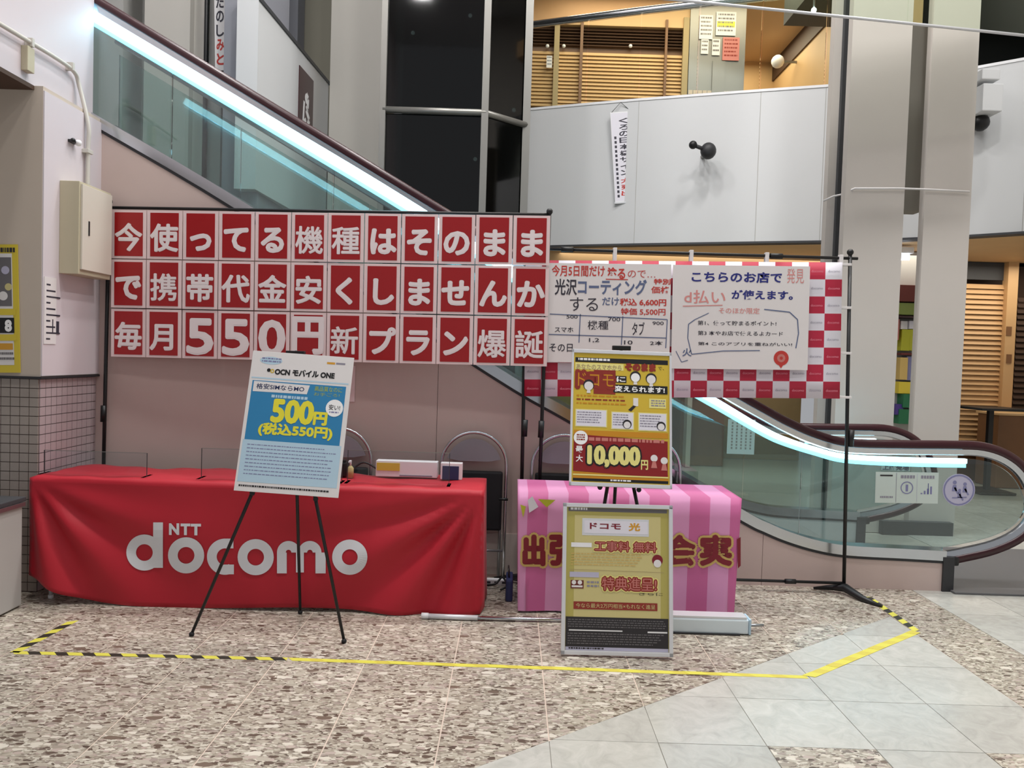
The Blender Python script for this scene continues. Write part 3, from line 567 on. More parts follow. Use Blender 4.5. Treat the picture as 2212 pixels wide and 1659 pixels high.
# ------------------------------------------------------------------ escalator
YN, YFAR = 5.24, 6.55
def prof(pts, n=5): return smooth([(spot(x, y, YN).x, spot(x, y, YN).z) for x, y in pts], n)
hand = prof([(40, -97), (215, 8), (560, 217), (950, 455), (1300, 672), (1500, 799), (1590, 853), (1652, 888), (1700, 914), (1760, 940), (1830, 958), (1950, 962), (2050, 963), (2120, 966), (2175, 985), (2215, 1020), (2238, 1072), (2235, 1118), (2203, 1158), (2145, 1186), (2075, 1203), (2035, 1210)])
ledp = prof([(40, -62), (205, 37), (560, 250), (900, 455), (1300, 716), (1490, 835), (1560, 876), (1652, 930), (1700, 951), (1760, 970), (1826, 986), (1950, 993), (2085, 996)])
deck = prof([(40, 152), (205, 251), (540, 449), (1065, 791), (1230, 888), (1445, 1012), (1610, 1108), (1652, 1129), (1700, 1149), (1760, 1167), (1826, 1178), (1950, 1185), (2035, 1190)])
es = thing('escalator', 'escalator with dark red handrails, lit glass sides and beige cladding coming down to the right', 'escalator', (1.5, 5.9, 0))
def at_x(path, x):
    for (a, b), (c, d) in zip(path[:-1], path[1:]):
        if a <= x <= c: return b + (d - b) * (x - a) / (c - a)
    return path[-1][1]
def inner(path, off):
    out = []; n = len(path)
    for i in range(n):
        a = path[max(i - 1, 0)]; b = path[min(i + 1, n - 1)]; tx, tz = b[0] - a[0], b[1] - a[1]; l = math.hypot(tx, tz); out.append((path[i][0] + tz / l * off, path[i][1] - tx / l * off))
    return out
for Yc, tagn in ((YN, 'near'), (YFAR, 'far')):
    sec = [(0.028, -0.030), (0.036, -0.012), (0.036, 0.012), (0.028, 0.030), (-0.008, 0.038), (-0.022, 0.030), (-0.022, -0.030), (-0.008, -0.038)]
    obj('handrail', MB().sweep(hand, [(n_, Yc + y) for n_, y in sec]), 'handrail red', es)
    obj('handrail_guide', MB().sweep(hand, [(-0.018, Yc - 0.026), (-0.018, Yc + 0.026), (-0.058, Yc + 0.018), (-0.066, Yc), (-0.058, Yc - 0.018)]), 'steel', es)
    lp_ = ledp if tagn == 'near' else [p for p in ledp if p[0] > 2.45]
    obj('light_strip', MB().sweep(lp_, [(0.036, Yc - 0.022), (0.036, Yc + 0.012), (-0.032, Yc + 0.012), (-0.032, Yc - 0.022)], lambda x: 0.95 - 0.5 * min(1, max(0, (x - 0.2) / 1.8))), 'led', es)
    obj('light_strip_glow', MB().sweep([(x, z - 0.050 + 0.018 * min(1, max(0, (x - 0.2) / 1.8))) for x, z in lp_], [(0.015, Yc - 0.012), (0.010, Yc + 0.008), (-0.012, Yc + 0.008), (-0.012, Yc - 0.012)]), 'led glow', es)  # emissive band added to imitate the strip's cyan glow on the glass
    # glass panels between deck and light strip
    ov = deck[0][0]; xe = deck[-1][0]; cuts = [ov, -2.35, -1.25, -0.15, 0.95, 2.0, xe]
    for c in range(6):
        n = 12; xs = [cuts[c] + 0.004 + (cuts[c + 1] - cuts[c] - 0.008) * k / n for k in range(n + 1)]
        poly = [(x, at_x(deck, x) + 0.01) for x in xs] + [(x, at_x(ledp, x) - 0.04) for x in xs[::-1]]
        if c == 5:
            ih = [p for p in inner(hand, 0.088) if p[0] > xe][::1]
            ih = [p for p in ih if p[1] > 0.26]; poly = [(x, at_x(deck, x) + 0.01) for x in xs] + [p for p in ih[::-1]] + [(x, at_x(ledp, x) - 0.04) for x in xs[::-1] if x < xe - 0.02]
        obj('glass_panel', MB().prism(poly, Yc - 0.006, Yc + 0.006), 'balustrade glass', es)
    dk = -1 if tagn == 'near' else 1
    obj('deck_cover', MB().sweep(deck, [(0.012, Yc - 0.06 * 1), (0.012, Yc + 0.06), (-0.045, Yc + 0.06), (-0.055, Yc - 0.06)]), 'steel', es)
    obj('deck_seam', MB().sweep(inner(deck, 0.062), [(0.006, Yc - 0.055), (0.006, Yc + 0.05), (-0.012, Yc + 0.05), (-0.012, Yc - 0.055)]), 'dark trim', es)
    low = inner(deck, 0.07)
    yy = (Yc - 0.05, Yc + 0.05)
    jx = [low[0][0], -1.62, -0.5, 0.62, 1.74, low[-1][0]]
    for c in range(5):
        xs = [jx[c] + 0.0015 + (jx[c + 1] - jx[c] - 0.003) * k / 10 for k in range(11)]
        poly = [(xs[0], 0.0), (xs[-1], 0.0)] + [(x, at_x(low, x)) for x in xs[::-1]]
        if tagn == 'near':
            obj('cladding_panel', MB().prism(poly, *yy), 'cladding', es)
            obj('kick_plate', MB().box((xs[0], Yc - 0.056, 0.02), (xs[-1], Yc - 0.05, 0.30 if c < 4 else 0.03)), 'cladding low', es) if c < 3 else None
        else: obj('skirt_panel', MB().prism(poly, *yy), 'grey wall', es)
    obj('end_trim', MB().box((low[-1][0] - 0.02, Yc - 0.065, 0), (low[-1][0] + 0.055, Yc + 0.06, 0.235)), 'dark trim', es)
    obj('entry_housing', MB().box((low[-1][0] - 0.05, Yc - 0.05, 0.17), (low[-1][0] + 0.10, Yc + 0.05, 0.235), 0.02), 'black', es)
# steps
sx = 1.55; slope = (at_x(deck, 0.5) - at_x(deck, -0.5)) / -1.0
me = None; k = 0
while sx > -3.6:
    z = 0.02 + k * 0.4 * abs(slope); mb = None
    if me is None:
        mb = MB(); mb.box((-0.4, YN + 0.09, -0.22), (0.0, YFAR - 0.09, 0.0))
        for g in range(24): mb.box((-0.4, YN + 0.10 + g * 0.047, 0), (0.0, YN + 0.12 + g * 0.047, 0.008))
        o = obj('step', mb, 'plate metal', es, world=False); me = o.data
    else: o = link('step', me, es)
    o.location = Vector((sx, 0, z)) - es.location; sx -= 0.4; k += 1
obj('comb_plate', MB().box((1.55, YN + 0.07, 0.001), (3.02, YFAR - 0.07, 0.02)), 'brushed', es)
obj('landing_plate', MB().box((3.02, YN - 0.12, 0.001), (6.2, YFAR - 0.1, 0.014), 0.003), 'plate metal', es)
# stickers on the glass
YGL = YN - 0.008
M, W, H = frame(spot(1892, 1019, YGL), spot(2028, 1021, YGL), spot(1890, 1086, YGL)); gs = thing('glass_notice', 'wide white safety notice with pictograms stuck on the escalator glass', 'notice', M=M)
obj('sheet', MB().box((0, 0, -H), (W, 0.002, 0)), 'glass text', gs, world=False); P = Print(W, H)
P.line([(0.33, 0.03), (0.33, 0.97)], 0.003, 'grey text'); P.line([(0.66, 0.05), (0.66, 0.95)], 0.002, 'lav'); P.rect(0.07, 0.09, 0.27, 0.14, 'char')
P.marks(0.08, 0.78, 0.3, 0.9, 1, 'grey text'); P.disc(0.5, 0.5, 0.10, 'lav dark', 2, ring=0.85); P.rect(0.48, 0.4, 0.52, 0.62, 'lav dark'); P.marks(0.4, 0.1, 0.62, 0.22, 1, 'grey text', 2, 0.8, 0.04); P.marks(0.72, 0.1, 0.94, 0.22, 1, 'grey text', 2, 0.8, 0.04)
for k in range(4): P.rect(0.72 + k * 0.05, 0.66 - k * 0.07, 0.75 + k * 0.05, 0.7, 'lav dark')
P.line([(0.84, 0.35), (0.84, 0.7)], 0.004, 'ink blue'); P.done('print', gs)
M, W, H = frame(spot(2038, 1023, YGL - .002), spot(2108, 1025, YGL - .002), spot(2036, 1092, YGL - .002)); gs = thing('round_sticker', 'round lilac sticker with passenger figures at the end of the escalator glass', 'sticker', M=M)
mb = MB(); mb.prism([(W / 2 + W / 2 * math.cos(k * math.pi / 16), -H / 2 + W / 2 * math.sin(k * math.pi / 16)) for k in range(32)], 0, 0.002); obj('disc', mb, 'lav', gs, world=False); P = Print(W, H)
P.disc(0.5, 0.5, 0.48, 'lav dark', 1, ring=0.9)
for u, v, s_ in ((0.36, 0.42, 1.1), (0.68, 0.45, 1.0), (0.52, 0.62, 0.8)):
    P.disc(u, v - 0.14 * s_, 0.055 * s_, 'lav dark', 2); P.poly([(u - 0.07 * s_, v + 0.12), (u + 0.07 * s_, v + 0.12), (u + 0.05 * s_, v - 0.07), (u - 0.05 * s_, v - 0.07)], 'lav dark', 2); P.line([(u, v), (u + 0.12, v + 0.2)], 0.012, 'lav dark')
P.line([(0.3, 0.75), (0.75, 0.72)], 0.008, 'lav dark'); P.done('pictogram', gs)
M, W, H = frame(spot(1573, 905, 6.50), spot(1632, 907, 6.50), spot(1570, 980, 6.50)); t = thing('glass_notice', 'pale vertical text notice stuck on the inner escalator glass', 'notice', M=M)
obj('sheet', MB().box((0, 0, -H), (W, 0.002, 0)), 'glass text', t, world=False); P = Print(W, H)
for k in range(5):
    for j in range(9): P.rect(0.14 + k * 0.17, 0.08 + j * 0.09, 0.2 + k * 0.17, 0.14 + j * 0.09, 'pillar shade')
P.done('print', t)
M, W, H = frame(spot(1905, 1001, 7.0 - 0.02), spot(1966, 1003, 6.98), spot(1905, 1016, 6.98)); t = thing('sign_plate', 'small sign with dark blue characters on the pillar behind the escalator glass', 'sign', M=M)
obj('plate', MB().box((0, 0, -H), (W, 0.006, 0)), 'white', t, world=False); P = Print(W, H); P.text('上階売場', 0.03, 0.05, 0.97, 0.95, 'navy'); P.done('lettering', t)
# ------------------------------------------------------------------ banner stands
def stand(name, label, A, B, z, m='black'):
    t = thing(name, label, 'stand', (A[0], A[1], 0))
    for q in (A, B):
        p = obj('pole', MB().tube([(q[0], q[1], 0.03), (q[2] if len(q) > 2 else q[0], q[1], z + 0.02)], 0.012, 10), m, t)
        obj('collar', MB().tube([(q[0], q[1], 0.98), (q[0] + 0.002, q[1], 1.09)], 0.019, 10), m, p)
        obj('cap', MB().ball((q[2] if len(q) > 2 else q[0], q[1], z + 0.03), 0.022, 10), m, p)
    return t
L0 = spot(236, 450, 5.15); R0 = spot(1187, 462, 5.02); La = spot(222, 1000, 5.15); Ra = spot(1172, 1020, 5.02)
s1 = stand('banner_stand', 'black pole stand carrying the red lettered banner', (La.x, 5.15, L0.x), (Ra.x - 0.02, 5.02, R0.x), 2.42)
obj('crossbar', MB().tube([(L0.x, 5.15, 2.41), (R0.x, 5.02, 2.43)], 0.010, 8), 'black', s1)
for x, y in ((La.x, 5.13), (Ra.x - 0.02, 5.02)): obj('foot', MB().box((x - 0.05, y - 0.03, 0.0), (x + 0.16, y + 0.03, 0.02), 0.004), 'black', s1)
l2 = spot(1137, 560, 5.06); r2 = spot(1836, 560, 5.06); l2b = spot(1130, 1020, 5.06); r2b = spot(1822, 1290, 5.06)
s2 = stand('banner_stand', 'black pole stand carrying the red and white checked banner', (l2b.x, 5.06, l2.x), (r2b.x, 5.06, r2.x), 2.225)
obj('crossbar', MB().tube([(l2.x - 0.05, 5.06, 2.215), (r2.x + 0.05, 5.06, 2.215)], 0.010, 8), 'black', s2)
for px in (1225, 1700 - 23): q = spot(px, 549, 5.06); obj('joint', MB().tube([(q.x - 0.04, 5.06, 2.215), (q.x + 0.04, 5.06, 2.215)], 0.018, 8), 'black', s2)
obj('lower_bar', MB().tube([(l2b.x, 5.06, 0.07), (r2b.x, 5.06, 0.07)], 0.010, 8), 'black', s2); q = spot(1707, 1261, 5.06); obj('joint', MB().tube([(q.x - 0.035, 5.06, 0.07), (q.x + 0.035, 5.06, 0.07)], 0.017, 8), 'black', s2)
f0 = fl(1766, 1287); f1 = fl(1885, 1321)
for xx in (r2b.x, l2b.x):
    mb = MB(); d = 0.0
    mb.tube([(xx - 0.17, 5.14, 0.008), (xx - 0.06, 5.09, 0.03), (xx, 5.04, 0.045), (xx + 0.05, 4.90, 0.02), (xx + 0.12, 4.78, 0.008)], [0.008, 0.02, 0.03, 0.022, 0.008], 8)
    obj('foot', mb, 'black', s2)
# letter banner
M, W, H = frame(spot(240, 452, 5.12), spot(1190, 465, 4.985), spot(228, 771, 5.12))
lb = thing('letter_banner', 'banner of thirty-six red panels with white Japanese characters over the tables', 'banner', M=M)
rows = ['今使ってる機種はそのまま', 'で携帯代金安くしませんか', '毎月550円新プラン爆誕']; pw = W / 12; ph = H / 3
for r in range(3):
    for c in range(12):
        x = c * pw; z = -r * ph; dy = random.uniform(-0.003, 0.003); mb = MB(); rw = 0.105 * pw; rh = 0.06 * ph
        mb.use('sleeve').box((x + 0.003, dy - 0.001, z - ph + 0.004), (x + pw - 0.003, dy + 0.004, z - 0.004)); mb.use('sign red').box((x + rw, dy - 0.0028, z - ph + rh), (x + pw - rw, dy - 0.0005, z - rh))
        p = obj('panel', mb, None, lb, world=False); ch = rows[r][c]; P = Print(pw, ph)
        V, Fc, x0, x1, y0, y1 = glyphs(ch, 0.0)
        if ch in '50': bx = (0.17, 0.20, 0.85, 0.89)
        elif ch == '円': bx = (0.09, 0.12, 0.90, 0.83)
        else:
            em = 0.78 * pw; cx = (x0 + x1) / 2; cy = (y0 + y1) / 2 - 0.38; w_ = (x1 - x0) * em / pw; h_ = (y1 - y0) * em / ph; cxu = 0.5 + (cx - 0.5) * em / pw; cyu = 0.56 - cy * em / ph; bx = (cxu - w_ / 2, cyu - h_ / 2, cxu + w_ / 2, cyu + h_ / 2)
        rr = (0.016 if ch in '機種携爆誕新' else 0.024 if ch in '今使帯代金安毎月' else 0.040 if ch in '50円' else 0.034); P = Print(pw, ph)
        for q in range(9):
            du = 0 if q == 8 else rr * math.cos(q * math.pi / 4); dv = 0 if q == 8 else rr * math.sin(q * math.pi / 4) * pw / ph; P.text(ch, bx[0] + du, bx[1] + dv, bx[2] + du, bx[3] + dv, 'glyph', 0.2 * q, 0.0)
        P.mb.bm.transform(Matrix.Translation((x, dy - 0.0036, z))); obj('character', P.mb, None, p, world=False)
# tape glints on the sleeves
# checked banner
Yc = 5.035
M, W, H = frame(spot(1135, 562, Yc), spot(1819, 567, Yc), spot(1128, 836, Yc)); H = (spot(1819, 567, Yc) - spot(1815, 861, Yc)).length
nc, nr = 19, 8; cw = W / nc; chh = H / nr
cbn = thing('checked_banner', 'red and white checked cloth banner tied to the pole stand by white loops', 'banner', M=M)
mb = MB(); mb.keep = True
for i in range(nc):
    for j in range(nr):
        mb.use('check red' if (i + j) % 2 else 'check white'); x0, x1, z0, z1 = i * cw, (i + 1) * cw, -(j + 1) * chh, -j * chh
        def wv(x, z): return 0.008 * math.sin(x * 5) * (0.4 - z)
        mb.face([(x0, wv(x0, z0), z0), (x1, wv(x1, z0), z0), (x1, wv(x1, z1), z1), (x0, wv(x0, z1), z1)], True)
bmesh.ops.remove_doubles(mb.bm, verts=mb.bm.verts, dist=1e-5); o = obj('cloth', mb, None, cbn, world=False); md = o.modifiers.new('thick', 'SOLIDIFY'); md.thickness = 0.003; md.offset = 1
P = Print(W, H)
for i in range(nc):
    for j in range(nr):
        if j < 6 and i < 17: continue
        P.text('docomo', (i + 0.15) / nc, (j + 0.45) / nr, (i + 0.85) / nc, (j + 0.6) / nr, 'pink text' if (i + j) % 2 else 'grey text', 5 + int(10), 0.0)
o = P.done('lettering', cbn)
for v in o.data.vertices: v.co.y += 0.008 * math.sin(v.co.x * 5) * (0.4 - v.co.z)
for px in (1328, 1493, 1656, 1816): q = spot(px, 548, 5.06); obj('loop', MB().box((q.x - 0.012, 5.04, 2.14), (q.x + 0.012, 5.076, 2.235), 0.003), 'paper', cbn)
for py in (572, 665, 763, 858): q = spot(1825, py, 5.06); obj('side_loop', MB().box((q.x - 0.05, 5.035, q.z - 0.008), (q.x + 0.035, 5.076, q.z + 0.008), 0.002), 'paper', cbn)
# paper sheets pinned on the cloth
def sheet(px0, py0, px1, py1, label, Y=5.005):
    TL = spot(px0, py0, Y); M, W, H = frame(TL, spot(px1, py0 + (px1 - px0) * 0.012, Y), spot(px0 - (py1 - py0) * 0.03, py1, Y)); t = thing('paper_sheet', label, 'sheet', M=M)
    obj('sheet', MB().box((0, 0, -H), (W, 0.002, 0)), 'paper', t, world=False); return t, W, H, px0, py0, px1, py1
def U(px, py, s): return ((px - s[3] + (py - s[4]) * 0.03) / (s[5] - s[3]), (py - s[4] - (px - s[3]) * 0.012) / (s[6] - s[4]))
s = sheet(1180, 568, 1450, 782, 'white paper sheet with handwritten price table on the checked banner'); P = Print(s[1], s[2])
def T_(t, px0, py0, px1, py1, m, b=0.02, P_=None, s_=None, rot=0):
    a = U(px0, py0, s_ or s); c = U(px1, py1, s_ or s); (P_ or P).text(t, a[0], a[1], c[0], c[1], m, 2, b, rot)
T_('今月5日間だけ', 1192, 572, 1306, 598, 'ink red'); T_('塗る', 1312, 577, 1350, 603, 'ink red', 0.03); T_('ので…', 1356, 584, 1415, 600, 'ink red', 0)
P.line([U(1308, 603, s), U(1356, 604, s)], 0.006, 'ink red')
T_('光沢', 1198, 602, 1245, 638, 'ink black'); T_('コーティング', 1248, 602, 1396, 638, 'ink slate', 0.03); T_('特別', 1412, 602, 1448, 615, 'ink red', 0.03); T_('価格', 1406, 618, 1446, 634, 'ink red')
T_('する', 1230, 642, 1290, 672, 'ink black', 0.0); T_('だけ', 1300, 642, 1336, 660, 'ink slate'); T_('税込 6,600円', 1338, 644, 1438, 662, 'ink red', 0.03); T_('特価 5,500円', 1340, 665, 1436, 682, 'ink red', 0.02)
for a, b in (((1186, 678), (1440, 690)), ((1183, 722), (1438, 730)), ((1252, 678), (1248, 740)), ((1344, 683), (1340, 745)), ((1440, 690), (1436, 752))): P.line([U(*a, s), U(*b, s)], 0.006, 'ink slate')
for t_, a in (('スマホ', (1196, 706, 1236, 718)), ('機種', (1268, 692, 1312, 712)), ('タブ', (1364, 695, 1390, 724)), ('500', (1222, 680, 1246, 688)), ('700', (1312, 685, 1338, 694)), ('900', (1408, 694, 1432, 702)), ('1,2', (1270, 730, 1292, 740)), ('10', (1346, 735, 1364, 744)), ('2本', (1402, 736, 1430, 746)), ('その日', (1184, 742, 1234, 760))): T_(t_, *a, 'ink black', 0.01)
P.done('handwriting', s[0])
s = sheet(1454, 572, 1750, 796, 'white paper sheet with blue handwriting and a shopping note on the checked banner'); P = Print(s[1], s[2])
T_('こちらのお店で', 1494, 586, 1690, 612, 'ink blue', 0.03); T_('発見', 1700, 580, 1736, 612, 'ink pink', 0.0); T_('が使えます。', 1580, 626, 1712, 648, 'ink blue', 0.03); T_('d払い', 1478, 626, 1566, 656, 'ink pink', 0.01)
P.line([U(1474, 661, s), U(1560, 659, s)], 0.006, 'ink pink'); T_('そのほか限定', 1552, 664, 1640, 678, 'ink pink', 0.01)
arc = [(1500, 690), (1486, 700), (1484, 730), (1492, 765), (1560, 758), (1640, 757)]; P.line([U(*a, s) for a in arc], 0.006, 'ink slate'); P.line([U(*a, s) for a in ((1650, 668), (1705, 674), (1722, 690), (1724, 720), (1718, 752))], 0.007, 'ink slate'); P.line([U(*a, s) for a in ((1500, 690), (1530, 676))], 0.005, 'ink slate')
for t_, a in (('第1、使って貯まるポイント!', (1506, 692, 1676, 704)), ('第3 本やお店で使えるよカード', (1506, 714, 1690, 726)), ('第4 このアプリを重ねがいい!', (1506, 738, 1710, 748))): T_(t_, *a, 'ink black', 0.01)
T_('火', 1472, 752, 1492, 770, 'ink slate', 0.02); P.line([U(1458, 758, s), U(1470, 782, s), U(1484, 778, s)], 0.005, 'ink slate')
c = U(1686, 778, s); P.disc(c[0], c[1] - 0.02, 0.055, 'ink red', 2); P.disc(c[0], c[1] - 0.02, 0.03, 'rose', 3, ring=0.4); P.poly([(c[0] - 0.03, c[1] + 0.02), (c[0] + 0.03, c[1] + 0.02), (c[0], c[1] + 0.08)], 'ink red', 1.5); P.done('handwriting', s[0])
# ------------------------------------------------------------------ tables
xl, xr = -2.76, -0.145; zt = 0.718; yf, yb = 4.42, 4.90
for k, (x0, x1) in enumerate(((xl + 0.06, -1.47), (-1.43, xr - 0.05))):
    tt = thing('folding_table', 'folding table under the %s half of the red cloth, steel feet showing' % ('left' if k == 0 else 'right'), 'table', ((x0 + x1) / 2, 4.65, 0))
    obj('tabletop', MB().box((x0, yf + 0.03, 0.685), (x1, yb - 0.02, 0.71), 0.004), 'white wall', tt)
    for x in (x0 + 0.03, x1 - 0.03):
        for y in (yf + 0.05, yb - 0.06): lg = obj('leg', MB().tube([(x, y, 0.012), (x, y, 0.685)], 0.011, 8), 'alu', tt); obj('foot', MB().tube([(x, y, 0), (x, y, 0.02)], 0.015, 8), 'white', lg)
    for x in (x0 + 0.03, x1 - 0.03): obj('brace', MB().tube([(x, yf + 0.05, 0.12), (x, yb - 0.06, 0.12)], 0.008, 8), 'alu', tt)
def fold(x, z):
    d = 0.0
    for cx, sg, fr, am in ((xl, 1, 13, 0.030), (xr, -1, 15, 0.034)):
        dx = (x - cx) * sg; dz = zt - z; r = math.hypot(dx, dz)
        if dx >= 0: a = math.atan2(dz, dx + 1e-4); d += am * math.sin(fr * a + cx) * min(1, r / 0.35) * math.exp(-max(0, dx - 0.25) / (0.42 if sg > 0 else 0.6)) * min(1, dz * 5)
    d += 0.006 * math.sin(x * 7 + z * 3) * min(1, (zt - z) * 4); return d
def hem(x): return 0.012 + 0.13 * max(0, 1 - (x - xl) / 0.45) ** 1.7 + 0.012 * math.sin(x * 4.1)
def skirtpt(x, z): return (x, yf - 0.012 - 0.05 * (zt - z) - fold(x, z) + 0.0, z)
cl = thing('tablecloth', 'red cloth with white company lettering draped over the left tables', 'tablecloth', (-1.45, 4.5, 0.7))
mb = MB(); NX, NZ = 130, 26; G = []
for i in range(NX + 1):
    x = xl + (xr - xl) * i / NX; hz = hem(x); G.append([mb.bm.verts.new(skirtpt(x, zt - (zt - hz) * j / NZ)) for j in range(NZ + 1)])
for i in range(NX):
    for j in range(NZ): f = mb.bm.faces.new([G[i][j], G[i][j + 1], G[i + 1][j + 1], G[i + 1][j]]); f.smooth = True
# top, wavy back edge
Bk = []
for i in range(NX + 1):
    x = xl + (xr - xl) * i / NX; Bk.append([mb.bm.verts.new((x + (-0.0), yf + (yb - yf + 0.01) * j / 6 * 1.0, zt + 0.002 + 0.006 * math.sin(x * 9 + j) * (j / 6) + 0.004 * math.sin(x * 23 + j * 2))) for j in range(1, 7)])
for i in range(NX):
    f = mb.bm.faces.new([G[i][0], G[i + 1][0], Bk[i + 1][0], Bk[i][0]]); f.smooth = True
    for j in range(5): f = mb.bm.faces.new([Bk[i][j], Bk[i + 1][j], Bk[i + 1][j + 1], Bk[i][j + 1]]); f.smooth = True
# sides
for i, sg in ((0, -1), (NX, 1)):
    prev = None; x = xl if i == 0 else xr
    for j in range(7):
        top = G[i][0] if j == 0 else Bk[i][j - 1]; y = top.co.y; colv = [top]
        for q in range(1, 13):
            z = zt - (zt - (0.02 if sg > 0 else 0.14)) * q / 12; colv.append(mb.bm.verts.new((x + sg * (0.012 * math.sin(j * 1.9 + 1) * q / 12 + 0.02 * q / 12 * (j > 0)), y, z)) if j else None)
        if j == 0: colv = [G[i][int(round(q * NZ / 12))] for q in range(13)]
        if prev:
            for q in range(12):
                f = mb.bm.faces.new([prev[q], prev[q + 1], colv[q + 1], colv[q]]); f.smooth = True
        prev = colv
o = obj('cloth', mb, 'red cloth', cl); md = o.modifiers.new('thick', 'SOLIDIFY'); md.thickness = 0.002; md.offset = 1
def onskirt(px, py):
    p = spot(px, py, yf - 0.02); z = p.z; y = skirtpt(p.x, z)[1]; p = spot(px, py, y); return Vector((p.x, skirtpt(p.x, p.z)[1] - 0.006, p.z))
mb = MB(); mb.keep = True
def q4(a, b, c, d): mb.bm.faces.new([mb.bm.verts.new(onskirt(*p)) for p in (a, b, c, d)])
def ringp(cx, cy, R, r, a0=0, a1=360, n=40):
    for k in range(n):
        A, B = math.radians(a0 + (a1 - a0) * k / n), math.radians(a0 + (a1 - a0) * (k + 1) / n)
        q4((cx + R * math.cos(A), cy - R * math.sin(A)), (cx + R * math.cos(B), cy - R * math.sin(B)), (cx + r * math.cos(B), cy - r * math.sin(B)), (cx + r * math.cos(A), cy - r * math.sin(A)))
def bar(x0, y0, x1, y1, n=6):
    for k in range(n):
        for j in range(2):
            a, b = y0 + (y1 - y0) * k / n, y0 + (y1 - y0) * (k + 1) / n; c, d = x0 + (x1 - x0) * j / 2, x0 + (x1 - x0) * (j + 1) / 2; q4((c, b), (d, b), (d, a), (c, a))
ringp(313, 1193, 39, 18); bar(332, 1128, 353, 1226); ringp(403, 1199, 39, 18); ringp(487, 1202, 39, 18, 62, 298); bar(484, 1163, 505, 1184, 2); bar(484, 1219, 506, 1240, 2)
ringp(553, 1203, 39, 18); ringp(624, 1193, 25, 6, 0, 180, 20); ringp(670, 1193, 25, 6, 0, 180, 20); bar(599, 1193, 620, 1238); bar(640, 1193, 657, 1236); bar(682, 1193, 704, 1238); ringp(756, 1203, 38, 17)
for ch, x0, x1 in (('N', 366, 388), ('T', 391, 412), ('T', 413, 435)):
    V, Fc, a, b, c, d = glyphs(ch, 0.05); vv = [mb.bm.verts.new(onskirt(x0 + (x - a) / (b - a) * (x1 - x0), 1130 + (d - y) / (d - c) * 25 + (x0 - 366) * 0.02)) for x, y in V]
    for f in Fc: mb.bm.faces.new([vv[i] for i in f])
bmesh.ops.recalc_face_normals(mb.bm, faces=mb.bm.faces[:]); obj('lettering', mb, 'white print', cl)
# pink table
px_l, px_r = 0.055, 1.37; yf2, yb2 = 4.50, 4.93; zt2 = 0.712
tt = thing('folding_table', 'folding table under the pink striped cloth', 'table', (0.7, 4.7, 0)); obj('tabletop', MB().box((px_l + 0.03, yf2 + 0.03, 0.68), (px_r - 0.03, yb2 - 0.02, 0.705), 0.004), 'white wall', tt)
for x in (px_l + 0.07, px_r - 0.07):
    for y in (yf2 + 0.06, yb2 - 0.06): obj('leg', MB().tube([(x, y, 0), (x, y, 0.685)], 0.011, 8), 'alu', tt)
cl2 = thing('tablecloth', 'pink striped cloth with gold-edged red characters draped over the right table', 'tablecloth', (0.7, 4.6, 0.7))
sw = 0.119; edges = [px_l]; x = px_l + 0.06
while x < px_r - 0.01: edges.append(x); x += sw
edges.append(px_r); mb = MB(); mb.keep = True
def pf(x, z): return (x - 0.0 + (0.03 * (zt2 - z) if x < px_l + 0.05 else (-0.03 * (zt2 - z) if x > px_r - 0.05 else 0)), yf2 - 0.01 - 0.010 * math.sin(x * 16) * (zt2 - z) * 1.6 - 0.015 * (zt2 - z), z)
for k in range(len(edges) - 1):
    mb.use('pink a' if k % 2 else 'pink b'); n = 4
    for j in range(n):
        x0 = edges[k] + (edges[k + 1] - edges[k]) * j / n; x1 = edges[k] + (edges[k + 1] - edges[k]) * (j + 1) / n
        for q in range(6):
            za, zb = zt2 - (zt2 - 0.012) * q / 6, zt2 - (zt2 - 0.012) * (q + 1) / 6; mb.face([pf(x0, zb), pf(x1, zb), pf(x1, za), pf(x0, za)], True)
        mb.face([pf(x0, zt2), pf(x1, zt2), (x1, yb2, zt2 + 0.004), (x0, yb2, zt2 + 0.004)], True)
for x, m_ in ((px_l, 'pink a'), (px_r, 'pink b')):
    mb.use(m_)
    for q in range(6):
        za, zb = zt2 - (zt2 - 0.012) * q / 6, zt2 - (zt2 - 0.012) * (q + 1) / 6; s_ = 0.03 if x == px_l else -0.03; mb.face([pf(x, zb), pf(x, za), (x + s_ * (zt2 - za), yb2, za + (0.004 if q == 0 else 0)), (x + s_ * (zt2 - zb), yb2, zb)], True)
bmesh.ops.remove_doubles(mb.bm, verts=mb.bm.verts, dist=1e-4); bmesh.ops.recalc_face_normals(mb.bm, faces=mb.bm.faces[:]); obj('cloth', mb, None, cl2)
mb = MB(); mb.keep = True
def gt(ch, x0, y0, x1, y1, b, m, l, clipx=1598):
    V, Fc, a, c, d, e_ = glyphs(ch, b); mb.use(m); g0 = glyphs(ch, 0.02); sx_ = (x1 - x0) / (g0[3] - g0[2]); sy_ = (y1 - y0) / (g0[5] - g0[4]); vv = []
    for x, y in V:
        px = min(x0 + (x - g0[2]) * sx_, clipx); py = y0 + (g0[5] - y) * sy_; p = spot(px, py, yf2 - 0.02); yy_ = pf(p.x, p.z)[1] - 0.004 - l * 0.0012; p = spot(px, py, yy_); vv.append(mb.bm.verts.new(p))
    for f in Fc:
        try: ff = mb.bm.faces.new([vv[i] for i in f]); ff.material_index = mb.mi
        except ValueError: pass
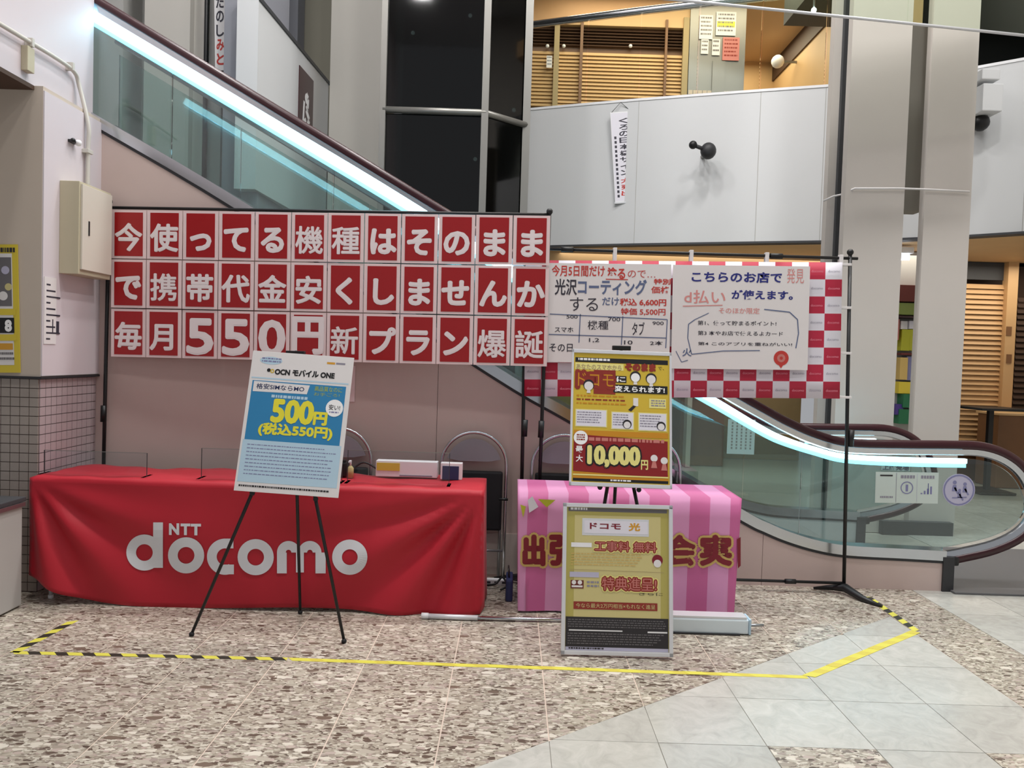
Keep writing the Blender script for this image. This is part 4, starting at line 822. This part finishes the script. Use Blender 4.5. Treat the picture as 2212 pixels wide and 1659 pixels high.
for ch, x0, x1 in (('出', 1131, 1176), ('張', 1188, 1262), ('相', 1270, 1335), ('談', 1348, 1412), ('会', 1432, 1502), ('実', 1512, 1581), ('施', 1592, 1660)):
    if ch == '施': continue
    for k in range(12): a_ = k * math.pi / 6; gt(ch, x0 + 8.5 * math.cos(a_), 1157 + 8.5 * math.sin(a_), x1 + 8.5 * math.cos(a_), 1221 + 8.5 * math.sin(a_), 0, 'gold', 1 + k * 0.02, 1600)
    for k in range(8): a_ = k * math.pi / 4; gt(ch, x0 + 3.6 * math.cos(a_), 1157 + 3.6 * math.sin(a_), x1 + 3.6 * math.cos(a_), 1221 + 3.6 * math.sin(a_), 0, 'deep red', 2 + k * 0.02, 1600)
bmesh.ops.recalc_face_normals(mb.bm, faces=mb.bm.faces[:])
def tri(pts, m):
    mb.use(m); vv = []
    for px, py in pts:
        p = spot(px, py, yf2 - 0.02); yy_ = pf(p.x, p.z)[1] - 0.006; vv.append(mb.bm.verts.new(spot(px, py, yy_)))
    f = mb.bm.faces.new(vv); f.material_index = mb.mi
tri([(1162, 1078), (1200, 1080), (1181, 1096)], 'lime'); tri([(1140, 1080), (1150, 1072), (1163, 1095), (1143, 1108)], 'check white'); tri([(1124, 1090), (1136, 1094), (1130, 1118)], 'lime'); tri([(1592, 1165), (1600, 1160), (1600, 1222), (1594, 1228)], 'deep red')
obj('lettering', mb, None, cl2)
# ------------------------------------------------------------------ things on and behind the tables
def acr(px0, px1, pyt, Y, label):
    a = spot(px0, pyt, Y); b = spot(px1, pyt, Y); t = thing('acrylic_screen', label, 'screen', ((a.x + b.x) / 2, Y, zt), 'clear screens on the red table')
    obj('pane', MB().box((a.x, Y - 0.0015, zt + 0.01), (b.x, Y + 0.0015, a.z)), 'clear acrylic', t)
    for x in (a.x, b.x): obj('edge', MB().box((x - 0.0015, Y - 0.0025, zt + 0.01), (x + 0.0015, Y + 0.0025, a.z)), 'dark grey', t); obj('foot', MB().box((x - 0.01 if x == b.x else x - 0.01, Y - 0.06, zt + 0.012), (x + 0.01, Y + 0.06, zt + 0.012)), 'clear acrylic', t)
    obj('top_edge', MB().box((a.x, Y - 0.002, a.z - 0.0015), (b.x, Y + 0.002, a.z + 0.0015)), 'dull metal', t)
acr(96, 318, 972, 4.52, 'clear acrylic screen at the left end of the red table'); acr(436, 740, 968, 4.53, 'clear acrylic screen standing behind the blue poster'); acr(752, 972, 972, 4.54, 'clear acrylic screen at the right end of the red table')
q = spot(812, 995, 4.78); q2 = spot(944, 1028, 4.78)
wb = thing('long_box', 'long white box with a yellow label standing on the red table', 'box', (q.x, 4.8, zt)); obj('carton', MB().box((q.x, 4.78, zt + 0.012), (q2.x, 4.86, q.z), 0.003), 'white', wb); obj('label_band', MB().box((q.x + 0.006, 4.777, zt + 0.05), (q.x + 0.15, 4.781, q.z - 0.012)), 'yellow print', wb); obj('label_line', MB().box((q.x + 0.15, 4.777, zt + 0.018), (q2.x - 0.03, 4.781, zt + 0.026)), 'grey text', wb)
q = spot(952, 1000, 4.74); q2 = spot(998, 1023, 4.74); bb = thing('small_box', 'small white box with dark blue front on the red table', 'box', (q.x, 4.75, zt)); obj('carton', MB().box((q.x, 4.74, zt + 0.012), (q2.x, 4.80, q.z), 0.003), 'white', bb); obj('front_label', MB().box((q.x + 0.012, 4.737, zt + 0.012), (q2.x - 0.02, 4.741, q.z - 0.018)), 'navy', bb)
q = spot(757, 1020, 4.7); bt = thing('spray_bottle', 'small pump bottle with yellow label beside the blue poster', 'bottle', (q.x, 4.7, zt)); obj('bottle', MB().tube([(q.x, 4.7, zt + 0.012), (q.x, 4.7, zt + 0.07), (q.x, 4.7, zt + 0.085)], [0.02, 0.02, 0.008], 14), 'khaki light', bt); obj('pump', MB().tube([(q.x, 4.7, zt + 0.085), (q.x, 4.7, zt + 0.115)], 0.006, 8).box((q.x - 0.006, 4.66, zt + 0.108), (q.x + 0.006, 4.705, zt + 0.118)), 'white', bt)
q = spot(742, 1020, 4.72); tag(obj('black_case', MB().box((q.x - 0.035, 4.70, zt + 0.012), (q.x + 0.02, 4.78, zt + 0.10), 0.01).box((q.x - 0.02, 4.72, zt + 0.10), (q.x + 0.01, 4.76, zt + 0.115), 0.004), 'black'), 'small black case on the red table behind the blue poster', 'case')
q = spot(790, 1010, 4.8); tag(obj('cable', MB().tube(smooth([(q.x - 0.1, 4.8, zt + 0.03), (q.x - 0.02, 4.82, zt + 0.09), (q.x + 0.08, 4.8, zt + 0.05), (q.x + 0.14, 4.8, zt + 0.012)], 6), 0.006, 8), 'black'), 'black cable curling on the red table beside the pump bottle', 'cable')
q = spot(750, 790, 5.187); q2 = spot(766, 868, 5.187); tag(obj('notice', MB().box((q.x, 5.184, q2.z), (q2.x, 5.188, q.z)), 'sleeve'), 'small pale pink slip taped on the beige cladding behind the blue poster', 'notice')
# folding chairs, folded and stood on their feet against the cladding
def chair(x, label):
    t = thing('folding_chair', label, 'chair', (x, 5.12, 0), 'folded chairs standing behind the tables')
    r = 0.218; top = 0.99; R = [(x - r + 0.0, 5.11, 0.01), (x - r, 5.115, 0.4), (x - r, 5.12, top - r)] + [(x + r * math.cos(math.radians(a)), 5.125, top - r + r * math.sin(math.radians(a))) for a in range(170, 0, -10)] + [(x + r, 5.12, top - r), (x + r, 5.115, 0.4), (x + r, 5.11, 0.01)]
    obj('frame_tube', MB().tube(R, 0.011, 10), 'steel', t)
    r2 = 0.20; tp = []; zc_ = top - r - 0.02
    arc = [(x + r2 * 0.94 * math.cos(math.radians(a)), zc_ + r2 * 0.98 * math.sin(math.radians(a))) for a in range(18, 163, 8)]
    obj('backrest', MB().prism(arc + [(x - 0.1, zc_ + 0.045), (x + 0.1, zc_ + 0.045)], 5.118, 5.130), 'seat grey', t)
    obj('back_pad', MB().prism([(a_ * 1.0, b_) for a_, b_ in [(x + (p[0] - x) * 0.98, zc_ + (p[1] - zc_) * 0.98) for p in arc]], 5.132, 5.15), 'black vinyl', t)
    obj('seat', MB().box((x - 0.195, 5.125, 0.33), (x + 0.195, 5.16, 0.73), 0.015), 'black vinyl', t)
    for s_ in (-1, 1): obj('leg', MB().tube([(x + s_ * 0.185, 5.165, 0.01), (x + s_ * 0.185, 5.168, 0.62)], 0.010, 8), 'brushed', t); obj('pivot', MB().tube([(x + s_ * 0.175, 5.10, 0.55), (x + s_ * 0.235, 5.10, 0.55)], 0.009, 8), 'black', t)
    obj('cross_bar', MB().tube([(x - r, 5.112, 0.20), (x + r, 5.112, 0.20)], 0.008, 8), 'brushed', t)
chair(spot(732, 960, 5.12).x, 'folded steel chair half hidden behind the blue poster'); chair(spot(1025, 960, 5.12).x, 'folded steel chair behind the right end of the red table'); chair(spot(1221, 960, 5.12).x, 'folded steel chair behind the two banner poles and yellow poster, left one'); chair(spot(1401, 960, 5.12).x, 'folded steel chair mostly hidden right of the yellow poster')
# clutter between the tables
q = fl(1075, 1262); tag(obj('cable', MB().tube(smooth([(q.x - 0.12, 4.95, 0.012), (q.x - 0.02, 4.92, 0.03), (q.x + 0.03, 4.98, 0.06), (q.x + 0.06, 4.9, 0.03), (q.x + 0.02, 4.87, 0.01)], 6), 0.007, 8), 'black'), 'black cable tangle on the floor between the two tables', 'cable')
ps = thing('power_strip', 'white power strip on the floor between the two tables', 'power strip', (-0.04, 5.02, 0)); obj('casing', MB().box((-0.14, 5.0, 0.0), (0.02, 5.05, 0.035), 0.005), 'white', ps)
for k in range(3): obj('socket', MB().box((-0.125 + k * 0.05, 4.997, 0.012), (-0.10 + k * 0.05, 5.001, 0.026)), 'dark grey', ps)
bg = MB(); bg.box((0.0, 4.66, 0.0), (0.045, 4.85, 0.14), 0.015); t = thing('bag', 'dark blue bag on the floor against the pink tablecloth', 'bag', (0.02, 4.75, 0)); obj('body', bg, 'navy', t); obj('handle', MB().tube([(0.02, 4.70, 0.138), (0.015, 4.72, 0.19), (0.015, 4.79, 0.19), (0.02, 4.81, 0.138)], 0.005, 6), 'black', t)
# ------------------------------------------------------------------ blue poster on easel
def easel(label, apex, feet, col, rest, tz):
    t = thing('easel', label, 'easel', (apex[0], apex[1], 0)); A = Vector(apex)
    for f in feet:
        lg = obj('leg', MB().tube([f, A], [0.008, 0.011], 8), 'black', t); obj('rubber_foot', MB().ball((f[0], f[1], 0.010), 0.014, 10), 'rubber', lg)
    obj('mast', MB().tube([A, col], 0.009, 8), 'black', t)
    for r_ in rest: obj('ledge', MB().tube([r_[0], r_[1]], 0.014, 8), 'black', t)
    obj('top_clip', MB().box((col[0] - 0.05, col[1] - 0.03, col[2] - 0.025), (col[0] + 0.05, col[1] + 0.012, col[2]), 0.004), 'black', t)
    obj('hub', MB().ball(A, 0.026, 12), 'black', t); return t
fL = fl(414, 1374, 0.0); fR = fl(743, 1389, 0.0)
easel('black tripod easel holding the blue and white poster', spot(636, 852, 4.19), [(fL.x, fL.y, 0.012), (fR.x, fR.y, 0.012), (fl(655, 1318).x, 4.335, 0.012)], spot(640, 758, 4.24), [(spot(545, 1064, 4.02), spot(545, 1066, 4.10)), (spot(682, 1078, 4.02), spot(682, 1078, 4.10))], 0)
M, W, H = frame(spot(547, 757, 4.17), spot(765, 773, 4.17), spot(500, 1059, 4.00))
bp = thing('poster', 'blue and white price poster reading 500 on the easel before the red table', 'poster', M=M)
obj('board', MB().box((0, 0, -H), (W, 0.006, 0), 0.001), 'paper', bp, world=False); P = Print(W, H)
P.rect(0.02, 0.19, 0.975, 0.20, 'poster pale', 1); P.rect(0.035, 0.215, 0.955, 0.64, 'poster blue', 1); P.rect(0.02, 0.64, 0.975, 0.935, 'poster pale', 1)
P.disc(0.19, 0.065, 0.11, 'poster pale', 1, 0.028); P.marks(0.10, 0.045, 0.29, 0.085, 2, 'lav dark', 2, 0.5, 0.03); P.rect(0.74, 0.045, 0.82, 0.06, 'orange', 1); P.rect(0.83, 0.045, 0.92, 0.058, 'grey text', 1)
P.disc(0.18, 0.135, 0.018, 'black', 2); P.disc(0.215, 0.14, 0.02, 'gold yellow', 2, ring=0.5); P.text('OCN モバイル ONE', 0.24, 0.115, 0.83, 0.165, 'black', 2, 0.05)
P.poly([(0.05, 0.295), (0.58, 0.29), (0.60, 0.225), (0.05, 0.22)], 'paper', 2); P.text('格安SIMならMO', 0.08, 0.235, 0.55, 0.275, 'navy', 3, 0.01); P.text('高品質なのに', 0.65, 0.225, 0.92, 0.262, 'olive text', 2, 0.01); P.text('お手ごろ!', 0.65, 0.27, 0.90, 0.295, 'olive text', 2, 0); P.marks(0.24, 0.31, 0.60, 0.335, 1, 'poster pale', 2, 0.8, 0.03)
P.bold('500', 0.27, 0.345, 0.66, 0.50, 'poster yellow', 3, 0.014); P.bold('円', 0.68, 0.415, 0.80, 0.50, 'poster yellow', 3, 0.008); P.bold('(税込550円)', 0.16, 0.515, 0.87, 0.605, 'poster yellow', 3, 0.006)
P.disc(0.865, 0.375, 0.085, 'pure', 3); P.text('安い!', 0.81, 0.35, 0.92, 0.39, 'char', 4, 0.01); P.marks(0.82, 0.40, 0.91, 0.42, 1, 'lav dark', 4)
P.marks(0.07, 0.67, 0.93, 0.90, 9, 'lav dark', 2, 0.22, 0.03); P.marks(0.04, 0.955, 0.93, 0.975, 1, 'char', 2, 0.6, 0.02); P.done('print', bp)
# ------------------------------------------------------------------ yellow poster on easel
cx_ = spot(1333, 1090, 4.12)
easel('black tripod easel holding the yellow poster in front of the pink table', spot(1338, 900, 4.24), [(spot(1252, 1385, 4.1).x, 4.02, 0.012), (spot(1430, 1385, 4.1).x, 4.02, 0.012), (cx_.x + 0.01, 4.40, 0.012)], spot(1342, 747, 4.27), [(spot(1296, 1052, 4.05), spot(1296, 1053, 4.16)), (spot(1380, 1058, 4.05), spot(1380, 1058, 4.16))], 0)
M, W, H = frame(spot(1237, 754, 4.20), spot(1449, 762, 4.20), spot(1219, 1048, 4.03))
yp = thing('poster', 'yellow poster reading 10,000 in a silver frame on the easel before the pink table', 'poster', M=M)
obj('board', MB().box((0, 0, -H), (W, 0.01, 0)), 'gold yellow', yp, world=False)
def fr(t, W, H, b=0.014, d=0.012, m='alu', b2=None):
    b2 = b2 or b
    for a, c in (((-b * .3, 0), (W + b * .3, -b2)), ((-b * .3, -H + b2), (W + b * .3, -H)), ((-b * .3, 0), (b * .7, -H)), ((W - b * .7, 0), (W + b * .3, -H))): obj('frame_bar', MB().box((a[0], -d * .6, a[1]), (c[0], d * .6, c[1]), 0.002), m, t, world=False)
fr(yp, W, H, 0.012, b2=0.020); P = Print(W, H); l = 1
P.rect(0.03, 0.06, 0.97, 0.095, 'black', 1); P.marks(0.06, 0.065, 0.38, 0.085, 1, 'white', 2, 0.8, 0.03)
P.rect(0.03, 0.10, 0.52, 0.15, 'lemon', 1); P.text('あなたのスマホから', 0.04, 0.11, 0.50, 0.15, 'olive wood', 2, 0.02); P.bold('そのまま', 0.54, 0.095, 0.84, 0.145, 'brown red', 3, 0.008); P.text('で、', 0.87, 0.11, 0.93, 0.135, 'char', 3, 0)
P.poly([(0.04, 0.265), (0.25, 0.265), (0.25, 0.17), (0.04, 0.16)], 'brown red', 2); P.rect(0.22, 0.15, 0.44, 0.33, 'brown red', 2); P.bold('ドコモ', 0.05, 0.165, 0.43, 0.285, 'brown red', 3, 0.022, 12); P.text('ドコモ', 0.06, 0.175, 0.42, 0.275, 'amber', 4, 0.0); P.rect(0.44, 0.19, 0.55, 0.24, 'char', 3); P.text('に', 0.45, 0.195, 0.54, 0.235, 'pure', 4, 0.03)
P.rect(0.42, 0.255, 0.965, 0.315, 'black', 3); P.bold('変えられます!', 0.435, 0.264, 0.935, 0.306, 'pure', 4, 0.0025)
for u, v, m2 in ((0.64, 0.19, 'pure'), (0.80, 0.20, 'paper'), (0.17, 0.265, 'paper')): P.disc(u, v, 0.055, 'char', 4); P.disc(u, v + 0.008, 0.045, m2, 5); P.poly([(u - 0.02, v + 0.06), (u + 0.02, v + 0.06), (u + 0.015, v + 0.035), (u - 0.015, v + 0.035)], 'paper', 4)
for k, c in enumerate(('amber', 'brown red', 'amber')): P.marks(0.05, 0.34 + k * 0.028, 0.55, 0.355 + k * 0.028, 1, c, 2, 0.7, 0.05)
P.rect(0.62, 0.35, 0.67, 0.41, 'paper', 2); P.poly([(0.57, 0.44), (0.60, 0.45), (0.65, 0.41), (0.62, 0.405)], 'char', 2); P.rect(0.78, 0.35, 0.95, 0.42, 'lemon', 2); P.marks(0.80, 0.36, 0.94, 0.415, 3, 'grey text', 3, 0.5, 0.03)
for u0, u1, v0, v1 in ((0.04, 0.36, 0.445, 0.575), (0.40, 0.63, 0.455, 0.585), (0.67, 0.96, 0.455, 0.59)):
    P.rect(u0, v0, u1, v1, 'lemon', 2); P.rect(u0 + 0.01, v0 + 0.006, u1 - 0.01, v1 - 0.006, 'check white', 3); P.marks(u0 + 0.02, v0 + 0.02, u1 - 0.06, v1 - 0.02, 5, 'grey text', 4, 0.4, 0.025)
for u, v in ((0.56, 0.545), (0.90, 0.55)): P.disc(u, v, 0.045, 'char', 5); P.disc(u, v + 0.006, 0.034, 'paper', 6)
P.rect(0.03, 0.60, 0.97, 0.64, 'amber', 2); P.poly([(0.03, 0.895), (0.965, 0.925), (0.965, 0.66), (0.03, 0.63)], 'dark red', 3); P.disc(0.10, 0.655, 0.07, 'pure', 4); P.marks(0.06, 0.63, 0.14, 0.68, 3, 'brown red', 5, 0.6, 0.02); P.marks(0.18, 0.65, 0.93, 0.68, 1, 'rose', 4, 0.8, 0.05)
P.text('最大', 0.045, 0.70, 0.13, 0.80, 'pure', 5, 0.02) if False else (P.text('最', 0.05, 0.715, 0.125, 0.765, 'pure', 5, 0.02), P.text('大', 0.055, 0.78, 0.125, 0.83, 'pure', 5, 0.02))
P.bold('10,000', 0.18, 0.715, 0.68, 0.855, 'black', 5, 0.03, 12); P.bold('10,000', 0.18, 0.715, 0.68, 0.855, 'lemon', 6, 0.014); P.text('円', 0.70, 0.80, 0.77, 0.87, 'lemon', 6, 0.03)
for u, v in ((0.83, 0.785), (0.93, 0.80)): P.disc(u, v, 0.035, 'paper', 5); P.poly([(u - 0.03, v + 0.07), (u + 0.03, v + 0.07), (u + 0.015, v + 0.02), (u - 0.015, v + 0.02)], 'rose', 5)
P.rect(0.03, 0.90, 0.97, 0.945, 'amber', 2); P.rect(0.03, 0.915, 0.97, 0.925, 'lemon', 4) ; P.rect(0.03, 0.945, 0.97, 0.965, 'black', 3); P.marks(0.4, 0.948, 0.62, 0.96, 1, 'white', 5, 0.9, 0.03); P.done('print', yp)
# ------------------------------------------------------------------ floor sign
TLs, TRs, BLs = spot(1219, 1086, 3.97), spot(1450, 1092, 3.97), spot(1221, 1413, 3.84)
M, W, H = frame(TLs, TRs, BLs); fs = thing('floor_sign', 'silver framed yellow floor sign with a dark lower band before the pink table', 'sign', M=M)
obj('board', MB().box((0, 0, -H), (W, 0.01, 0)), 'khaki', fs, world=False); fr(fs, W, H, 0.020, 0.018)
for x in (0.03, W - 0.05): obj('rear_leg', MB().tube([(x, 0.03, -0.15), (x, 0.22, -H + 0.012)], 0.010, 8), 'alu', fs, world=False)
P = Print(W, H); P.rect(0.04, 0.03, 0.96, 0.055, 'char light', 1); P.marks(0.06, 0.03, 0.22, 0.055, 1, 'white', 2, 0.6, 0.03); P.rect(0.10, 0.08, 0.90, 0.80, 'khaki light', 1)
P.rect(0.17, 0.10, 0.79, 0.215, 'alu', 2); P.rect(0.19, 0.115, 0.78, 0.20, 'check white', 3); P.text('ドコモ', 0.24, 0.13, 0.53, 0.172, 'deep red', 4, 0.03); P.text('光', 0.60, 0.125, 0.71, 0.18, 'orange', 4, 0.04)
P.rect(0.07, 0.265, 0.26, 0.295, 'white', 3); P.rect(0.28, 0.245, 0.87, 0.325, 'khaki light', 2); P.bold('工事料 無料', 0.29, 0.253, 0.86, 0.318, 'lemon', 4, 0.02, 12); P.bold('工事料 無料', 0.29, 0.253, 0.86, 0.318, 'brown red', 5, 0.010); P.text('工事料 無料', 0.29, 0.253, 0.86, 0.318, 'rose', 6, 0.0)
P.marks(0.07, 0.335, 0.75, 0.425, 5, 'gold', 3, 0.35, 0.04); P.disc(0.87, 0.37, 0.05, 'deep red', 3); P.disc(0.87, 0.392, 0.035, 'paper', 4); P.line([(0.06, 0.445), (0.93, 0.452)], 0.002, 'olive wood', 3)
P.rect(0.06, 0.46, 0.33, 0.495, 'lav', 3); P.rect(0.07, 0.515, 0.19, 0.57, 'maroon', 3); P.disc(0.10, 0.53, 0.02, 'paper', 4); P.disc(0.155, 0.53, 0.02, 'paper', 4); P.rect(0.08, 0.55, 0.18, 0.562, 'paper', 4); P.marks(0.22, 0.52, 0.33, 0.57, 2, 'grey text', 3, 0.5, 0.03)
P.bold('特典進呈!', 0.36, 0.49, 0.86, 0.575, 'lemon', 4, 0.022, 12); P.bold('特典進呈!', 0.36, 0.49, 0.86, 0.575, 'brown red', 5, 0.012); P.text('特典進呈!', 0.36, 0.49, 0.86, 0.575, 'rose', 6, 0.0); P.text('さらに', 0.70, 0.585, 0.92, 0.605, 'char', 4, 0.0)
P.rect(0.10, 0.655, 0.87, 0.705, 'brown red', 3); P.text('今なら最大2万円相当×もれなく進呈', 0.12, 0.665, 0.85, 0.695, 'khaki light', 4, 0.0); P.rect(0.03, 0.755, 0.97, 0.95, 'char', 2)
P.marks(0.05, 0.77, 0.95, 0.83, 4, 'char light', 3, 0.4, 0.03); P.rect(0.06, 0.838, 0.55, 0.846, 'white', 3); P.rect(0.78, 0.84, 0.96, 0.85, 'white', 3); P.marks(0.05, 0.86, 0.95, 0.94, 5, 'char light', 3, 0.4, 0.03); P.rect(0.03, 0.95, 0.97, 0.972, 'lav', 2); P.marks(0.06, 0.953, 0.4, 0.965, 1, 'char', 3, 0.9, 0.02); P.done('print', fs)
# ------------------------------------------------------------------ poles and roll-up case on the floor
a = fl(918, 1331, 0.015); b = fl(1225, 1338, 0.015); rod = thing('telescopic_pole', 'silver telescopic pole lying on the floor before the tables', 'pole', (a.x, a.y, 0))
obj('outer_tube', MB().tube([(a.x, a.y, 0.016), (a.x + 0.3, a.y - 0.005, 0.016)], 0.015, 10), 'alu', rod); obj('inner_tube', MB().tube([(a.x + 0.3, a.y - 0.005, 0.015), (b.x + 0.1, b.y, 0.012)], 0.011, 10), 'steel', rod); obj('end_cap', MB().tube([(a.x - 0.02, a.y, 0.017), (a.x + 0.02, a.y, 0.017)], 0.017, 10), 'white', rod)
a = fl(1400, 1373); b = fl(1617, 1373)
ru = thing('roll_up_case', 'white roll-up banner case lying on the floor behind the floor sign', 'case', (b.x, 4.25, 0))
obj('case', MB().box((b.x - 0.95, 4.21, 0.006), (b.x, 4.31, 0.085), 0.008), 'case white', ru); obj('lid', MB().box((b.x - 0.95, 4.215, 0.085), (b.x - 0.01, 4.30, 0.10), 0.004), 'alu', ru); obj('end_cap', MB().box((b.x, 4.205, 0.004), (b.x + 0.012, 4.315, 0.09), 0.004), 'poster pale', ru); obj('support_pole', MB().tube([(b.x + 0.012, 4.29, 0.03), (b.x + 0.11, 4.30, 0.03)], 0.008, 8), 'brushed', ru); obj('foot', MB().box((b.x - 0.9, 4.2, 0), (b.x - 0.05, 4.32, 0.008)), 'dark trim', ru)
# ------------------------------------------------------------------ hazard tape
def tape(p, q, label, m1='tape yellow', m2='tape black', pitch=0.125, duty=0.5, w_=0.045):
    p = Vector(p); q = Vector(q); d = q - p; L = d.length; d.normalize(); n = Vector((-d.y, d.x)); mb = MB(); s = 0.0; z = 0.0012; sk = 0.03
    def f4(a, b, m):
        a0, b0 = max(0, a), min(L, b)
        if b0 <= a0: return
        mb.use(m); A0 = p + d * a0 + n * w_ / 2; A1 = p + d * min(L, a0 + sk) - n * w_ / 2; B1 = p + d * min(L, b0 + sk) - n * w_ / 2; B0 = p + d * b0 + n * w_ / 2
        mb.face([(A1.x, A1.y, z), (B1.x, B1.y, z), (B0.x, B0.y, z), (A0.x, A0.y, z)])
    while s < L: f4(s, s + pitch * duty, m1); f4(s + pitch * duty, s + pitch, m2); s += pitch
    for v in mb.bm.verts: pass
    o = obj('hazard_tape', mb); md = o.modifiers.new('thick', 'SOLIDIFY'); md.thickness = 0.001; return tag(o, label, 'tape')
tape((-2.33, 4.12), (-2.36, 3.66), 'short yellow and black tape strip on the floor at the far left')
tape((-2.38, 3.66), (-1.05, 3.685), 'long yellow tape strip along the floor, its left part with black dashes', pitch=0.13, duty=0.55, w_=0.035)
tape((-1.05, 3.685), (1.47, 3.665), 'long mostly yellow tape strip along the floor before the signs', m2='tape ochre', pitch=0.16, duty=0.6, w_=0.035)
tape((1.47, 3.665), (2.36, 4.36), 'diagonal ochre and yellow tape strip crossing the pale marble at right', m2='tape ochre', pitch=0.14, w_=0.05)
tape((2.37, 4.36), (2.38, 5.0), 'short yellow and black tape strip beside the right stand foot')
# ------------------------------------------------------------------ ceiling
box('ceiling', (-6, -2, 8.6), (8, 15.5, 8.8), 'white wall', kind=S)
box('wall_right', (7.9, -2, 0), (8, 15.5, 8.6), 'cream wall', kind=S)
